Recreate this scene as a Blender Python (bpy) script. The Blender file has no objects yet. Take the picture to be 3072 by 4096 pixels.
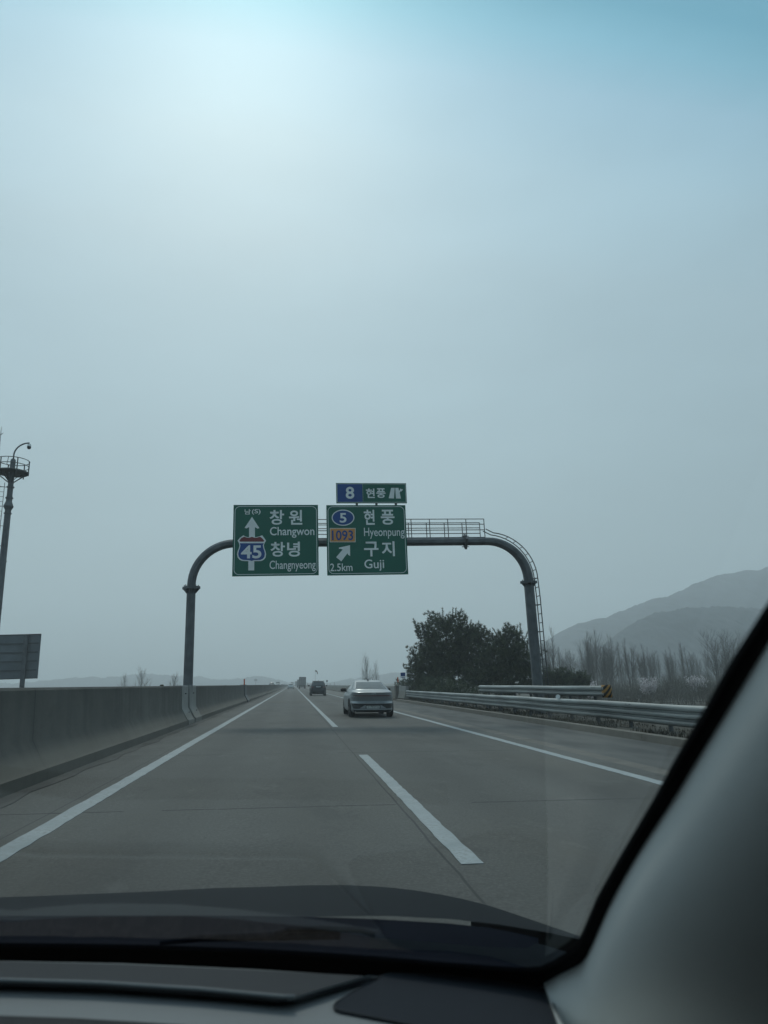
import bpy, bmesh, math, random
from math import sin, cos, pi, radians, atan, sqrt
from mathutils import Vector, Matrix

SC = bpy.context.scene
COL = SC.collection

# ------------------------------------------------------------------ camera
F, CX, CY = 2700.0, 1536.0, 2048.0
RHO, EYE, FALL = 0.036, 1.31, 0.032          # camera roll, eye height, road crossfall
_vx, _vy = 1172 - CX, 2738 - CY
_x1 = _vx * cos(RHO) - _vy * sin(RHO)
_y1 = _vx * sin(RHO) + _vy * cos(RHO)
PITCH = atan(_y1 / F)
YAW = atan(-_x1 / F * cos(PITCH))
cf = Vector((sin(YAW) * cos(PITCH), cos(YAW) * cos(PITCH), sin(PITCH)))
r0 = Vector((cos(YAW), -sin(YAW), 0))
u0 = r0.cross(cf)
cr = r0 * cos(RHO) - u0 * sin(RHO)
cu = u0 * cos(RHO) + r0 * sin(RHO)
EYEP = Vector((0, 0, EYE))
cam_d = bpy.data.cameras.new('camera')
cam = bpy.data.objects.new('camera', cam_d)
COL.objects.link(cam)
cam.matrix_world = Matrix(((cr.x, cu.x, -cf.x, 0), (cr.y, cu.y, -cf.y, 0), (cr.z, cu.z, -cf.z, EYE), (0, 0, 0, 1)))
cam_d.sensor_fit = 'VERTICAL'
cam_d.sensor_height = 36.0
cam_d.sensor_width = 27.0
cam_d.lens = 36.0 * F / 4096.0
cam_d.clip_start = 0.02
cam_d.clip_end = 20000
cam_d.dof.use_dof = True
cam_d.dof.focus_distance = 24.0
cam_d.dof.aperture_fstop = 6.6
SC.camera = cam

# ------------------------------------------------------------------ light
SUN_EL, SUN_AZ = radians(51.5), radians(-5.8)   # azimuth from +Y towards +X
SDIR = Vector((sin(SUN_AZ) * cos(SUN_EL), cos(SUN_AZ) * cos(SUN_EL), sin(SUN_EL)))
sd = bpy.data.lights.new('sun', 'SUN')
sd.energy = 1.25
sd.angle = radians(11)
sd.color = (1.0, 0.95, 0.86)
sun = bpy.data.objects.new('sun', sd)
COL.objects.link(sun)
sun.rotation_euler = (-SDIR).to_track_quat('-Z', 'Y').to_euler()

w = bpy.data.worlds.new('World')
SC.world = w
w.use_nodes = True
nt = w.node_tree
nt.nodes.clear()
def N(t, **k):
    n = nt.nodes.new(t)
    for a, b in k.items():
        setattr(n, a, b)
    return n
L = lambda a, b: nt.links.new(a, b)
out = N('ShaderNodeOutputWorld')
bg = N('ShaderNodeBackground')
bg.inputs['Strength'].default_value = 0.112
L(bg.outputs[0], out.inputs[0])
sky = N('ShaderNodeTexSky', sky_type='NISHITA', sun_disc=False, sun_elevation=SUN_EL, sun_rotation=SUN_AZ,
        air_density=1.2, dust_density=4.0, ozone_density=1.2)
tc = N('ShaderNodeTexCoord')
sep = N('ShaderNodeSeparateXYZ')
L(tc.outputs['Generated'], sep.inputs[0])
ramp = N('ShaderNodeValToRGB')                      # the overcast veil, by height above the horizon
L(sep.outputs['Z'], ramp.inputs[0])
el = ramp.color_ramp.elements
el[0].position, el[0].color = 0.0, (2.8, 3.55, 3.9, 1)
el[1].position, el[1].color = 1.0, (3.65, 5.1, 6.2, 1)
for p_, c_ in ((0.12, (3.2, 4.1, 4.42, 1)), (0.30, (3.4, 4.45, 4.9, 1)), (0.55, (3.65, 4.95, 5.65, 1))):
    e = el.new(p_); e.color = c_
dot = N('ShaderNodeVectorMath', operation='DOT_PRODUCT')
L(tc.outputs['Generated'], dot.inputs[0])
dot.inputs[1].default_value = SDIR
mx = N('ShaderNodeMath', operation='MAXIMUM'); L(dot.outputs['Value'], mx.inputs[0]); mx.inputs[1].default_value = 0
def glow(power, amp, src):
    p = N('ShaderNodeMath', operation='POWER'); L(src, p.inputs[0]); p.inputs[1].default_value = power
    m = N('ShaderNodeMath', operation='MULTIPLY'); L(p.outputs[0], m.inputs[0]); m.inputs[1].default_value = amp
    return m.outputs[0]
ga = N('ShaderNodeMath', operation='ADD')
L(glow(9, .8, mx.outputs[0]), ga.inputs[0]); L(glow(120, .7, mx.outputs[0]), ga.inputs[1])
nz = N('ShaderNodeTexNoise'); nz.inputs['Scale'].default_value = 2.2; nz.inputs['Detail'].default_value = 5
mp = N('ShaderNodeMapping'); mp.inputs['Scale'].default_value = (1, 1, 3.0)
L(tc.outputs['Generated'], mp.inputs[0]); L(mp.outputs[0], nz.inputs['Vector'])
cl = N('ShaderNodeMapRange'); L(nz.outputs[0], cl.inputs[0])
for i_, v_ in ((1, .32), (2, .68), (3, .92), (4, 1.06)):
    cl.inputs[i_].default_value = v_
gcol = N('ShaderNodeVectorMath', operation='SCALE'); gcol.inputs[0].default_value = (0.80, 0.96, 1.0)
L(ga.outputs[0], gcol.inputs['Scale'])
addg = N('ShaderNodeVectorMath', operation='ADD'); L(ramp.outputs[0], addg.inputs[0]); L(gcol.outputs[0], addg.inputs[1])
cmul = N('ShaderNodeVectorMath', operation='SCALE'); L(addg.outputs[0], cmul.inputs[0]); L(cl.outputs[0], cmul.inputs['Scale'])
mixs = N('ShaderNodeMix', data_type='RGBA'); mixs.inputs[0].default_value = 0.12
L(cmul.outputs[0], mixs.inputs[6]); L(sky.outputs[0], mixs.inputs[7])
L(mixs.outputs[2], bg.inputs[0])

SC.view_settings.view_transform = 'Standard'
SC.view_settings.look = 'None'
SC.view_settings.exposure = 0.05
SC.view_settings.gamma = 1.0
SC.render.film_transparent = False
SC.cycles.use_denoising = True
SC.cycles.max_bounces = 8
SC.cycles.diffuse_bounces = 3
SC.cycles.glossy_bounces = 3
SC.cycles.transparent_max_bounces = 12
SC.cycles.volume_bounces = 3
SC.cycles.caustics_reflective = False
SC.cycles.caustics_refractive = False

# ------------------------------------------------------------------ rays of the photograph (to read positions off it)
def ray(px, py):
    return cf * F + cr * (px - CX) - cu * (py - CY)
def atY(px, py, Y):
    d = ray(px, py); return EYEP + d * (Y / d.y)
def atX(px, py, X):
    d = ray(px, py); return EYEP + d * (X / d.x)
def atP(px, py, p0, n):
    d = ray(px, py); return EYEP + d * ((p0 - EYEP).dot(n) / d.dot(n))
def rz(x):
    return -FALL * x                      # height of the carriageway

# ------------------------------------------------------------------ materials
def material(name, color, rough=0.7, metal=0.0, spec=0.5, var=0.12, scale=4.0, bump=0.0, bscale=60.0, coat=0.0, stretch=(1, 1, 1), color2=None, detail=4):
    m = bpy.data.materials.new(name); m.use_nodes = True
    t = m.node_tree; b = t.nodes['Principled BSDF']
    b.inputs['Roughness'].default_value = rough
    b.inputs['Metallic'].default_value = metal
    b.inputs['Specular IOR Level'].default_value = spec
    b.inputs['Coat Weight'].default_value = coat
    tcn = t.nodes.new('ShaderNodeTexCoord'); mpn = t.nodes.new('ShaderNodeMapping')
    mpn.inputs['Scale'].default_value = stretch
    t.links.new(tcn.outputs['Object'], mpn.inputs[0])
    n = t.nodes.new('ShaderNodeTexNoise'); n.inputs['Scale'].default_value = scale; n.inputs['Detail'].default_value = detail
    t.links.new(mpn.outputs[0], n.inputs['Vector'])
    r = t.nodes.new('ShaderNodeValToRGB')
    c = Vector(color)
    lo = c * (1 - var); hi = (Vector(color2) if color2 else c * (1 + var))
    r.color_ramp.elements[0].position = .32; r.color_ramp.elements[1].position = .68
    r.color_ramp.elements[0].color = (*lo, 1); r.color_ramp.elements[1].color = (*hi, 1)
    t.links.new(n.outputs[0], r.inputs[0]); t.links.new(r.outputs[0], b.inputs['Base Color'])
    if bump:
        n2 = t.nodes.new('ShaderNodeTexNoise'); n2.inputs['Scale'].default_value = bscale; n2.inputs['Detail'].default_value = 3
        t.links.new(mpn.outputs[0], n2.inputs['Vector'])
        bu = t.nodes.new('ShaderNodeBump'); bu.inputs['Strength'].default_value = bump; bu.inputs['Distance'].default_value = .02
        t.links.new(n2.outputs[0], bu.inputs['Height']); t.links.new(bu.outputs[0], b.inputs['Normal'])
    m['_ramp'] = r.name
    return m

class NB:                                    # small node helper for the richer surfaces
    def __init__(s, m):
        s.t = m.node_tree; s.b = s.t.nodes['Principled BSDF']
    def n(s, ty, **k):
        x = s.t.nodes.new(ty)
        for a, b in k.items(): setattr(x, a, b)
        return x
    def l(s, a, b): s.t.links.new(a, b)
    def coord(s, scale=(1, 1, 1)):
        c = s.n('ShaderNodeTexCoord'); mpn = s.n('ShaderNodeMapping'); mpn.inputs['Scale'].default_value = scale
        s.l(c.outputs['Object'], mpn.inputs[0]); return mpn.outputs[0]
    def noise(s, scale, vec, detail=4, rough=.5):
        x = s.n('ShaderNodeTexNoise'); x.inputs['Scale'].default_value = scale; x.inputs['Detail'].default_value = detail
        x.inputs['Roughness'].default_value = rough
        s.l(vec, x.inputs['Vector']); return x.outputs[0]
    def maprange(s, v, a, b, c, d):
        x = s.n('ShaderNodeMapRange'); s.l(v, x.inputs[0])
        for i, q in enumerate((a, b, c, d)): x.inputs[i + 1].default_value = q
        return x.outputs[0]
    def math(s, op, a, b=None):
        x = s.n('ShaderNodeMath', operation=op)
        for i, q in enumerate((a, b)):
            if q is None: continue
            if isinstance(q, (int, float)): x.inputs[i].default_value = q
            else: s.l(q, x.inputs[i])
        return x.outputs[0]
    def mix(s, f, a, b, mode='MIX'):
        x = s.n('ShaderNodeMix', data_type='RGBA', blend_type=mode)
        for i, q in ((0, f), (6, a), (7, b)):
            if isinstance(q, (int, float)): x.inputs[i].default_value = q
            elif isinstance(q, tuple): x.inputs[i].default_value = (*q, 1)
            else: s.l(q, x.inputs[i])
        return x.outputs[2]
    def xyz(s, vec):
        x = s.n('ShaderNodeSeparateXYZ'); s.l(vec, x.inputs[0]); return x.outputs
    def bump(s, h, strength, dist=.01):
        bu = s.n('ShaderNodeBump'); bu.inputs['Strength'].default_value = strength; bu.inputs['Distance'].default_value = dist
        s.l(h, bu.inputs['Height']); s.l(bu.outputs[0], s.b.inputs['Normal'])

def concrete_road(name, base, joints=True):
    m = bpy.data.materials.new(name); m.use_nodes = True
    q = NB(m); q.b.inputs['Roughness'].default_value = .82; q.b.inputs['Specular IOR Level'].default_value = .35
    v = q.coord(); X, Y, Z = q.xyz(v)
    fine = q.noise(38, v, 5, .7)
    med = q.noise(1.1, q.coord((1, .35, 1)), 5, .6)
    big = q.noise(.13, q.coord((1.6, .7, 1)), 4)
    streak = q.noise(1.8, q.coord((1.0, .03, 1)), 4)
    c = q.mix(q.maprange(med, .3, .7, 0, 1), tuple(x * .84 for x in base), tuple(x * 1.12 for x in base))
    c = q.mix(q.maprange(big, .3, .7, 0, .5), c, tuple(x * .72 for x in base))
    c = q.mix(q.maprange(streak, .45, .75, 0, .5), c, tuple(x * .7 for x in base))
    c = q.mix(q.maprange(fine, .45, .7, 0, .75), c, tuple(x * 1.7 for x in base))
    grit = q.noise(95, v, 3, .8)
    c = q.mix(q.maprange(grit, .5, .72, 0, .6), c, tuple(x * .45 for x in base))
    xo_ = q.math('ADD', X, q.math('MULTIPLY', q.noise(.25, v, 2), .25))
    for xc in (-1.35, .22, 2.25, 3.85):          # dark polished wheel tracks
        tk = q.math('POWER', 2.718, q.math('MULTIPLY', q.math('POWER', q.math('SUBTRACT', xo_, xc + .12), 2), -5.0))
        c = q.mix(q.math('MULTIPLY', tk, .32), c, tuple(x * .45 for x in base))
    tan = q.noise(.5, q.coord((1, .25, 1)), 4)
    c = q.mix(q.maprange(tan, .5, .8, 0, .35), c, (base[0] * 1.25, base[1] * 1.1, base[2] * .9))
    if joints:                                # sawn joints across the slab, ragged and partly filled
        wob = q.noise(3.0, v, 3)
        yy = q.math('ADD', Y, q.math('MULTIPLY', wob, .06))
        fr = q.math('FRACT', q.math('MULTIPLY', q.math('ADD', yy, .9), 1 / 6.0))
        line = q.math('LESS_THAN', q.math('ABSOLUTE', q.math('SUBTRACT', fr, .5)), .0034)
        gate = q.math('GREATER_THAN', q.noise(.8, v, 2), .46)
        k = q.math('MULTIPLY', line, gate)
        c = q.mix(q.math('MULTIPLY', k, .9), c, (.012, .013, .013))
        for xo, wd in ((1.19, .011), (-2.52, .008)):
            wl = q.math('ADD', X, q.math('MULTIPLY', q.noise(.9, v, 3), .05))
            l2 = q.math('LESS_THAN', q.math('ABSOLUTE', q.math('SUBTRACT', wl, xo)), wd)
            c = q.mix(q.math('MULTIPLY', l2, .75), c, (.025, .026, .026))
        cr_ = q.noise(.55, v, 6, .7)           # hair cracks
        hair = q.math('LESS_THAN', q.math('ABSOLUTE', q.math('SUBTRACT', cr_, .5)), .0016)
        c = q.mix(q.math('MULTIPLY', hair, .5), c, (.03, .03, .03))
        stn = q.noise(.34, q.coord((1.3, .55, 1)), 7, .75)
        c = q.mix(q.maprange(stn, .53, .60, 0, .45), c, tuple(x * .55 for x in base))
        pale = q.noise(1.4, q.coord((1, .5, 1)), 7, .8)
        c = q.mix(q.maprange(pale, .57, .66, 0, .45), c, tuple(x * 1.5 for x in base))
        pat = q.n('ShaderNodeTexWave', wave_type='BANDS', bands_direction='Y')
        pat.inputs['Scale'].default_value = .045; pat.inputs['Distortion'].default_value = 5; pat.inputs['Detail'].default_value = 3
        q.l(q.coord((1, 1, 1)), pat.inputs['Vector'])
        c = q.mix(q.maprange(pat.outputs['Fac'], .6, 1, 0, .22), c, tuple(x * .62 for x in base))
    q.l(c, q.b.inputs['Base Color'])
    q.bump(fine, .25, .006)
    return m

M = {}
M['road'] = concrete_road('concrete_pavement', (.088, .086, .079))
M['shoulder'] = concrete_road('shoulder_concrete', (.12, .118, .108), True)
M['asphalt'] = material('worn_asphalt', (.070, .071, .069), .9, var=.3, scale=1.6, bump=.5, bscale=45, stretch=(1, .25, 1), color2=(.105, .102, .094), detail=7)
M['edge'] = material('pavement_edge', (.125, .115, .10), .9, var=.2, scale=2.5, bump=.3)
def paint_mat():
    m = bpy.data.materials.new('road_paint'); m.use_nodes = True
    q = NB(m); q.b.inputs['Roughness'].default_value = .7
    v = q.coord(); wear = q.noise(22, v, 6, .75); big = q.noise(2.2, v, 4)
    c = q.mix(q.maprange(big, .3, .7, 0, 1), (.25, .28, .285), (.335, .36, .365))
    k = q.math('MULTIPLY', q.maprange(wear, .48, .60, 0, 1), q.maprange(big, .38, .6, .3, .9))
    c = q.mix(k, c, (.22, .23, .225))
    q.l(c, q.b.inputs['Base Color']); q.bump(wear, .3, .004); return m
M['paint'] = paint_mat()
def wall_mat(name, base, dirt=.5):
    m = bpy.data.materials.new(name); m.use_nodes = True
    q = NB(m); q.b.inputs['Roughness'].default_value = .88; q.b.inputs['Specular IOR Level'].default_value = .25
    v = q.coord(); X, Y, Z = q.xyz(v)
    run = q.noise(1.0, q.coord((1, 3.2, .12)), 5, .6)       # rain streaks down the face
    mot = q.noise(2.0, v, 5, .6); fine = q.noise(45, v, 4)
    c = q.mix(q.maprange(mot, .3, .7, 0, 1), tuple(x * .82 for x in base), tuple(x * 1.12 for x in base))
    c = q.mix(q.maprange(run, .42, .7, 0, dirt), c, tuple(x * .5 for x in base))
    blot = q.noise(.9, q.coord((1, .7, 1.6)), 7, .72)
    c = q.mix(q.maprange(blot, .5, .62, 0, .45), c, tuple(x * .55 for x in base))
    chip = q.noise(7, v, 6, .8)
    c = q.mix(q.maprange(chip, .66, .70, 0, .6), c, tuple(x * 2.0 for x in base))
    c = q.mix(q.maprange(fine, .4, .75, 0, .35), c, tuple(x * 1.35 for x in base))
    fr = q.math('FRACT', q.math('MULTIPLY', q.math('ADD', Y, 1.7), 1 / 5.0))
    line = q.math('LESS_THAN', q.math('ABSOLUTE', q.math('SUBTRACT', fr, .5)), .0034)
    wn = q.n('ShaderNodeTexWhiteNoise', noise_dimensions='1D'); q.l(q.math('FLOOR', q.math('ADD', q.math('MULTIPLY', q.math('ADD', Y, 1.7), 1 / 5.0), .5)), wn.inputs['W'])
    c = q.mix(q.maprange(wn.outputs['Value'], 0, 1, 0, .32), c, tuple(x * .55 for x in base))
    c = q.mix(q.math('MULTIPLY', line, .6), c, (.03, .03, .03))
    band = q.maprange(q.math('ADD', Z, q.math('MULTIPLY', mot, .1)), .48, .62, .5, 0)   # dust splashed on the sloped foot
    c = q.mix(band, c, (.17, .155, .13))
    q.l(c, q.b.inputs['Base Color']); q.bump(fine, .25, .006); return m
M['wall'] = wall_mat('barrier_concrete', (.108, .106, .097), .65)
M['wall_new'] = wall_mat('pale_concrete', (.27, .275, .265), .25)
M['dark_gap'] = material('joint_rubber', (.02, .021, .022), .9)
M['foot_dirt'] = material('foot_dirt', (.062, .06, .055), .95, var=.4, scale=3, bump=.4, stretch=(1, .3, 1))
M['kerb'] = wall_mat('kerb_concrete', (.17, .16, .145), .7)
M['galv'] = material('galvanised_steel', (.27, .29, .29), .50, .45, var=.25, scale=1.5, bump=.06, bscale=30, stretch=(1, .3, 3))
M['gantry'] = material('gantry_steel', (.098, .108, .116), .55, .25, var=.22, scale=3.0, bump=.05)
M['darksteel'] = material('dark_steel', (.075, .08, .083), .6, .3, var=.2, scale=3)
M['sgreen'] = material('sign_green', (.003, .105, .072), .45, var=.08, scale=1.2, spec=.4)
M['sblue'] = material('sign_blue', (.008, .060, .24), .45, var=.08, scale=1.5, spec=.4)
M['swhite'] = material('sign_white', (.74, .77, .77), .5, var=.06, scale=3)
M['sred'] = material('sign_red', (.17, .025, .030), .5, var=.1, scale=3)
M['sorange'] = material('sign_orange', (.60, .27, .07), .5, var=.08, scale=3)
M['alu'] = material('sign_back', (.13, .15, .165), .6, .2, var=.12, scale=1.2, stretch=(1, 1, 1))
M['black'] = material('black_plastic', (.012, .012, .013), .6, var=.2)
M['tyre'] = material('tyre_rubber', (.018, .018, .019), .85, var=.2, scale=10)
M['rim'] = material('wheel_alloy', (.30, .31, .32), .35, .8)
M['silver'] = material('silver_paint', (.27, .29, .305), .40, .5, coat=.25, var=.03)
M['darkblue'] = material('dark_car_paint', (.009, .012, .016), .42, 0, coat=.15, spec=.3, var=.05)
M['white'] = material('white_car_paint', (.55, .57, .57), .5, coat=.1, var=.03)
M['glass'] = material('car_glass', (.03, .036, .038), .06, 0, .8, var=.02)
M['glass_dim'] = material('rear_screen', (.040, .052, .056), .16, 0, .35, var=.03)
M['bumper'] = material('bumper_plastic', (.035, .037, .040), .5, var=.1)
M['redlamp'] = material('tail_lamp', (.10, .008, .010), .25, coat=.5)
M['chrome'] = material('chrome', (.75, .77, .78), .18, 1.0)
M['plate'] = material('plate_white', (.55, .58, .58), .5)
M['ink'] = material('plate_ink', (.02, .02, .022), .6)
M['cargo'] = material('cargo_grey', (.16, .165, .165), .6, var=.12, scale=1)
M['bark'] = material('bark', (.060, .050, .042), .95, var=.3, scale=6, bump=.5, stretch=(1, 1, .3))
M['needle'] = material('pine_needles', (.020, .036, .022), .7, var=.4, scale=1.6, color2=(.088, .112, .058))
M['twig'] = material('bare_twigs', (.075, .068, .058), .95, var=.25, scale=2)
M['brush'] = material('dry_brush', (.085, .074, .055), .95, var=.4, scale=.5, color2=(.12, .105, .085))
M['blossom'] = material('blossom', (.66, .60, .61), .8, var=.15, scale=2)
M['grass'] = material('dry_grass', (.034, .032, .022), .95, var=.5, scale=1.5, color2=(.080, .072, .050))
M['soil'] = material('soil', (.042, .038, .030), .98, var=.4, scale=.5, bump=.5, color2=(.080, .072, .056), detail=9)
M['hill'] = material('wooded_hill_haze_blue', (.014, .024, .036), 1.0, var=.45, scale=.06, bump=1.0, bscale=.12, color2=(.036, .046, .056), detail=12)  # woodland tone with the blue of the distant haze painted into it
M['sock'] = material('sock_fabric', (.10, .06, .045), .8, var=.3, scale=1)
M['orange'] = material('orange_plastic', (.55, .10, .03), .5, var=.1)
M['trim'] = material('pillar_trim_fabric', (.66, .67, .65), .85, var=.04, scale=3, bump=.10, bscale=700)
M['dash'] = material('dash_plastic', (.14, .15, .155), .62, var=.05, scale=5, bump=.12, bscale=500, spec=.4)
M['dash_dark'] = material('dash_plastic_dark', (.020, .022, .026), .75, spec=.25, var=.05, scale=5, bump=.12, bscale=500)
M['frit'] = material('ceramic_band', (.002, .002, .003), .85, spec=.08, var=.1)
M['cowl'] = material('cowl_plastic', (.004, .006, .012), .85, spec=.1, var=.15, scale=8)
M['hood'] = material('hood_paint', (.010, .012, .015), .5, 0, spec=.03, var=.04)
M['cabin'] = material('cabin_fabric', (.05, .05, .052), .9, var=.1)

# ------------------------------------------------------------------ mesh helpers
class MB:
    def __init__(s): s.v, s.f, s.mi = [], [], []
    def add(s, vs, fs, mi=0):
        o = len(s.v); s.v += [tuple(p) for p in vs]; s.f += [tuple(i + o for i in f) for f in fs]; s.mi += [mi] * len(fs); return s
    def box(s, x0, x1, y0, y1, z0, z1, mi=0):
        return s.add([(x0, y0, z0), (x1, y0, z0), (x1, y1, z0), (x0, y1, z0), (x0, y0, z1), (x1, y0, z1), (x1, y1, z1), (x0, y1, z1)],
                     [(3, 2, 1, 0), (4, 5, 6, 7), (0, 1, 5, 4), (1, 2, 6, 5), (2, 3, 7, 6), (3, 0, 4, 7)], mi)
    def tube(s, pts, r, n=6, caps=True, mi=0, up=None, ph=0.0):
        pts = [Vector(p) for p in pts]; rs = r if isinstance(r, (list, tuple)) else [r] * len(pts)
        rings = []; ref = None
        for i, p in enumerate(pts):
            d = (pts[min(i + 1, len(pts) - 1)] - pts[max(i - 1, 0)]).normalized()
            if ref is None:
                ref = up.copy() if up else (Vector((0, 1, 0)) if abs(d.y) < .9 else Vector((1, 0, 0)))
            a = d.cross(ref).normalized(); b = a.cross(d).normalized(); ref = b
            rings.append([p + a * (rs[i] * cos(ph + 2 * pi * k / n)) + b * (rs[i] * sin(ph + 2 * pi * k / n)) for k in range(n)])
        return s.loft(rings, True, caps, mi)
    def loft(s, rings, closed=True, caps=True, mi=0):
        o = len(s.v); n = len(rings[0])
        for r in rings: s.v += [tuple(p) for p in r]
        m = n if closed else n - 1
        for i in range(len(rings) - 1):
            for k in range(m):
                s.f.append((o + i * n + k, o + i * n + (k + 1) % n, o + (i + 1) * n + (k + 1) % n, o + (i + 1) * n + k)); s.mi.append(mi)
        if caps and closed:
            s.f.append(tuple(o + k for k in range(n))[::-1]); s.mi.append(mi)
            s.f.append(tuple(o + (len(rings) - 1) * n + k for k in range(n))); s.mi.append(mi)
        return s
    def cyl(s, a, b, r, n=16, mi=0): return s.tube([a, b], r, n, True, mi)
    def poly(s, pts, depth, mi=0):           # a flat polygon given thickness along the vector depth
        n = len(pts); d = Vector(depth); P = [Vector(p) for p in pts]
        return s.add(P + [p + d for p in P], [tuple(range(n)), tuple(range(2 * n - 1, n - 1, -1))] +
                     [(k, k + n, (k + 1) % n + n, (k + 1) % n) for k in range(n)], mi)
    def strip(s, A, B, depth, mi=0, closed=False):     # ribbon between two polylines, with thickness
        n = len(A); d = Vector(depth); A = [Vector(p) for p in A]; B = [Vector(p) for p in B]
        m = n if closed else n - 1; o = len(s.v)
        s.v += [tuple(p) for p in A + B + [p + d for p in A] + [p + d for p in B]]
        for k in range(m):
            j = (k + 1) % n
            for f in ((k, j, n + j, n + k), (2 * n + k, 3 * n + k, 3 * n + j, 2 * n + j), (k, 2 * n + k, 2 * n + j, j), (n + k, n + j, 3 * n + j, 3 * n + k)):
                s.f.append(tuple(o + i for i in f)); s.mi.append(mi)
        if not closed:
            for k in (0, n - 1):
                s.f.append((o + k, o + n + k, o + 3 * n + k, o + 2 * n + k)); s.mi.append(mi)
        return s
    def grid(s, rows, mi=0): return s.loft(rows, False, False, mi)
    def build(s, name, mat, parent=None, smooth=False, fix=True):
        me = bpy.data.meshes.new(name); me.from_pydata(s.v, [], s.f)
        for m_ in (mat if isinstance(mat, list) else [mat]): me.materials.append(m_)
        if isinstance(mat, list): me.polygons.foreach_set('material_index', s.mi)
        if fix:
            b = bmesh.new(); b.from_mesh(me); bmesh.ops.recalc_face_normals(b, faces=b.faces); b.to_mesh(me); b.free()
        if smooth:
            me.polygons.foreach_set('use_smooth', [True] * len(me.polygons))
            if smooth != 'all':
                me.set_sharp_from_angle(angle=radians(smooth if smooth is not True else 40))
        me.update()
        o = bpy.data.objects.new(name, me); COL.objects.link(o)
        if parent: o.parent = parent
        return o

def tag(o, label=None, cat=None, group=None, kind=None):
    if label: o['label'] = label
    if cat: o['category'] = cat
    if group: o['group'] = group
    if kind: o['kind'] = kind
    return o
def thing(name, label, cat, loc=(0, 0, 0), rzv=0.0, group=None):
    o = bpy.data.objects.new(name, None); COL.objects.link(o); o.location = loc; o.rotation_euler = (0, 0, rzv)
    o.empty_display_size = .3
    return tag(o, label, cat, group)
def kids(o): return [c for c in bpy.data.objects if c.parent == o]
def dup(root, loc, label, group=None, rzv=0.0, scale=(1, 1, 1)):
    def cp(o, par):
        c = o.copy(); COL.objects.link(c)
        if par: c.parent = par
        for ch in kids(o): cp(ch, c)
        return c
    r = cp(root, None); r.location = loc; r.rotation_euler = (0, root.rotation_euler[1], rzv); r.scale = scale
    r['label'] = label
    if group: r['group'] = group
    return r
def structure(o): o['kind'] = 'structure'; return o

# ------------------------------------------------------------------ ground, carriageway, markings
Y0, Y1 = -30.0, 900.0
def ground_z(x, y):
    if x < -16: t = min(1, (-16 - x) / 6.0); return .0 - 3.2 * t * t * (3 - 2 * t)
    if x < 8.25: return -.55
    if x < 10.6: return -.13 - .02 * (x - 8.25)
    t = min(1, (x - 10.6) / 9.0); return -.18 - 3.0 * t * t * (3 - 2 * t)
xs = [-2000, -1200, -600, -250, -120, -70, -40, -28, -22, -20, -18, -16, -15, -3, 8.2, 8.26, 8.6, 9.2, 9.9, 10.6, 12, 13.5, 15, 17, 19, 20, 25, 35, 60, 100, 180, 300, 600, 1200, 2000]
ys = [-1000, -600, -60, 0, 10, 20, 30, 40, 50, 60, 80, 110, 150, 220, 320, 500, 900, 1400, 2000]
g = MB(); rnd = random.Random(3)
g.grid([[(x, y, ground_z(x, y) + (rnd.uniform(-.05, .05) if x > 8.3 and x < 100 else 0)) for x in xs] for y in ys])
structure(g.build('ground', M['soil'], smooth='all'))

def sheet(name, x0, x1, y0, y1, dz, mat, nx=1, step=30.0):
    b = MB(); n = max(1, int((y1 - y0) / step))
    b.grid([[(x0 + (x1 - x0) * i / nx, y0 + (y1 - y0) * j / n, rz(x0 + (x1 - x0) * i / nx) + dz) for i in range(nx + 1)] for j in range(n + 1)])
    return structure(b.build(name, mat))
sheet('road', -3.46, 5.42, Y0, Y1, 0, M['road'])
sheet('shoulder', 5.42, 5.78, Y0, Y1, 0, M['edge'])
sheet('right_shoulder', 5.78, 8.12, Y0, 54.9, 0, M['asphalt'])
sheet('bridge_shoulder', 5.78, 8.9, 54.9, Y1, 0, M['shoulder'])
b = MB(); b.grid([[(x, y, z) for x, z in ((-16.2, -.06), (-4.24, .12))] for y in (Y0, 60, 300, Y1)])
structure(b.build('opposite_road', M['road']))
def line(name, x, wd, y0, y1, step=6.0):
    r = random.Random(int(x * 100)); b = MB(); A, B = [], []; n = int((y1 - y0) / step) + 1
    ys_ = [y0 + (y1 - y0) * j / n for j in range(n + 1)]
    k_ = max(0, y0)
    while k_ < min(45, y1): ys_.append(k_); k_ += .16
    ys_ = sorted(set(ys_)); drift = 0
    for y in ys_:
        drift = drift * .97 + r.uniform(-.002, .002); o = drift; e = r.uniform(-.007, .007)
        xa, xb = x - wd / 2 + o + e, x + wd / 2 + o + r.uniform(-.007, .007)
        A.append((xa, y, rz(xa) + .002)); B.append((xb, y, rz(xb) + .002))
    b.strip(A, B, (0, 0, .0035))
    return structure(b.build(name, M['paint']))
line('edge_line', -2.32, .20, Y0, 700, 3)
line('edge_line', 4.93, .20, Y0, 700, 3)
line('lane_line', 1.33, .17, 5.42, 13.58, 2)
line('lane_line', 1.33, .17, 22.4, 700, 3)
line('lane_line', 1.33, .17, -12, -4, 2)
line('edge_line', -5.1, .2, Y0, 700, 30)
b = MB(); b.box(-3.46, 8.9, 54.75, 55.15, -.35, .002)       # bridge expansion joint
for v in range(len(b.v)):
    x, y, z = b.v[v]; b.v[v] = (x, y, rz(x) + (.006 if z > -.1 else -.1))
structure(b.build('expansion_joint', M['kerb']))
b = MB(); rnd = random.Random(9); A, B = [], []            # dirt strip along the barrier foot
for j in range(170):
    y = -20 + j * .8; A.append((-3.46, y, rz(-3.46) + .004)); xb = -3.22 + rnd.uniform(-.07, .06); B.append((xb, y, rz(xb) + .004))
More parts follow.
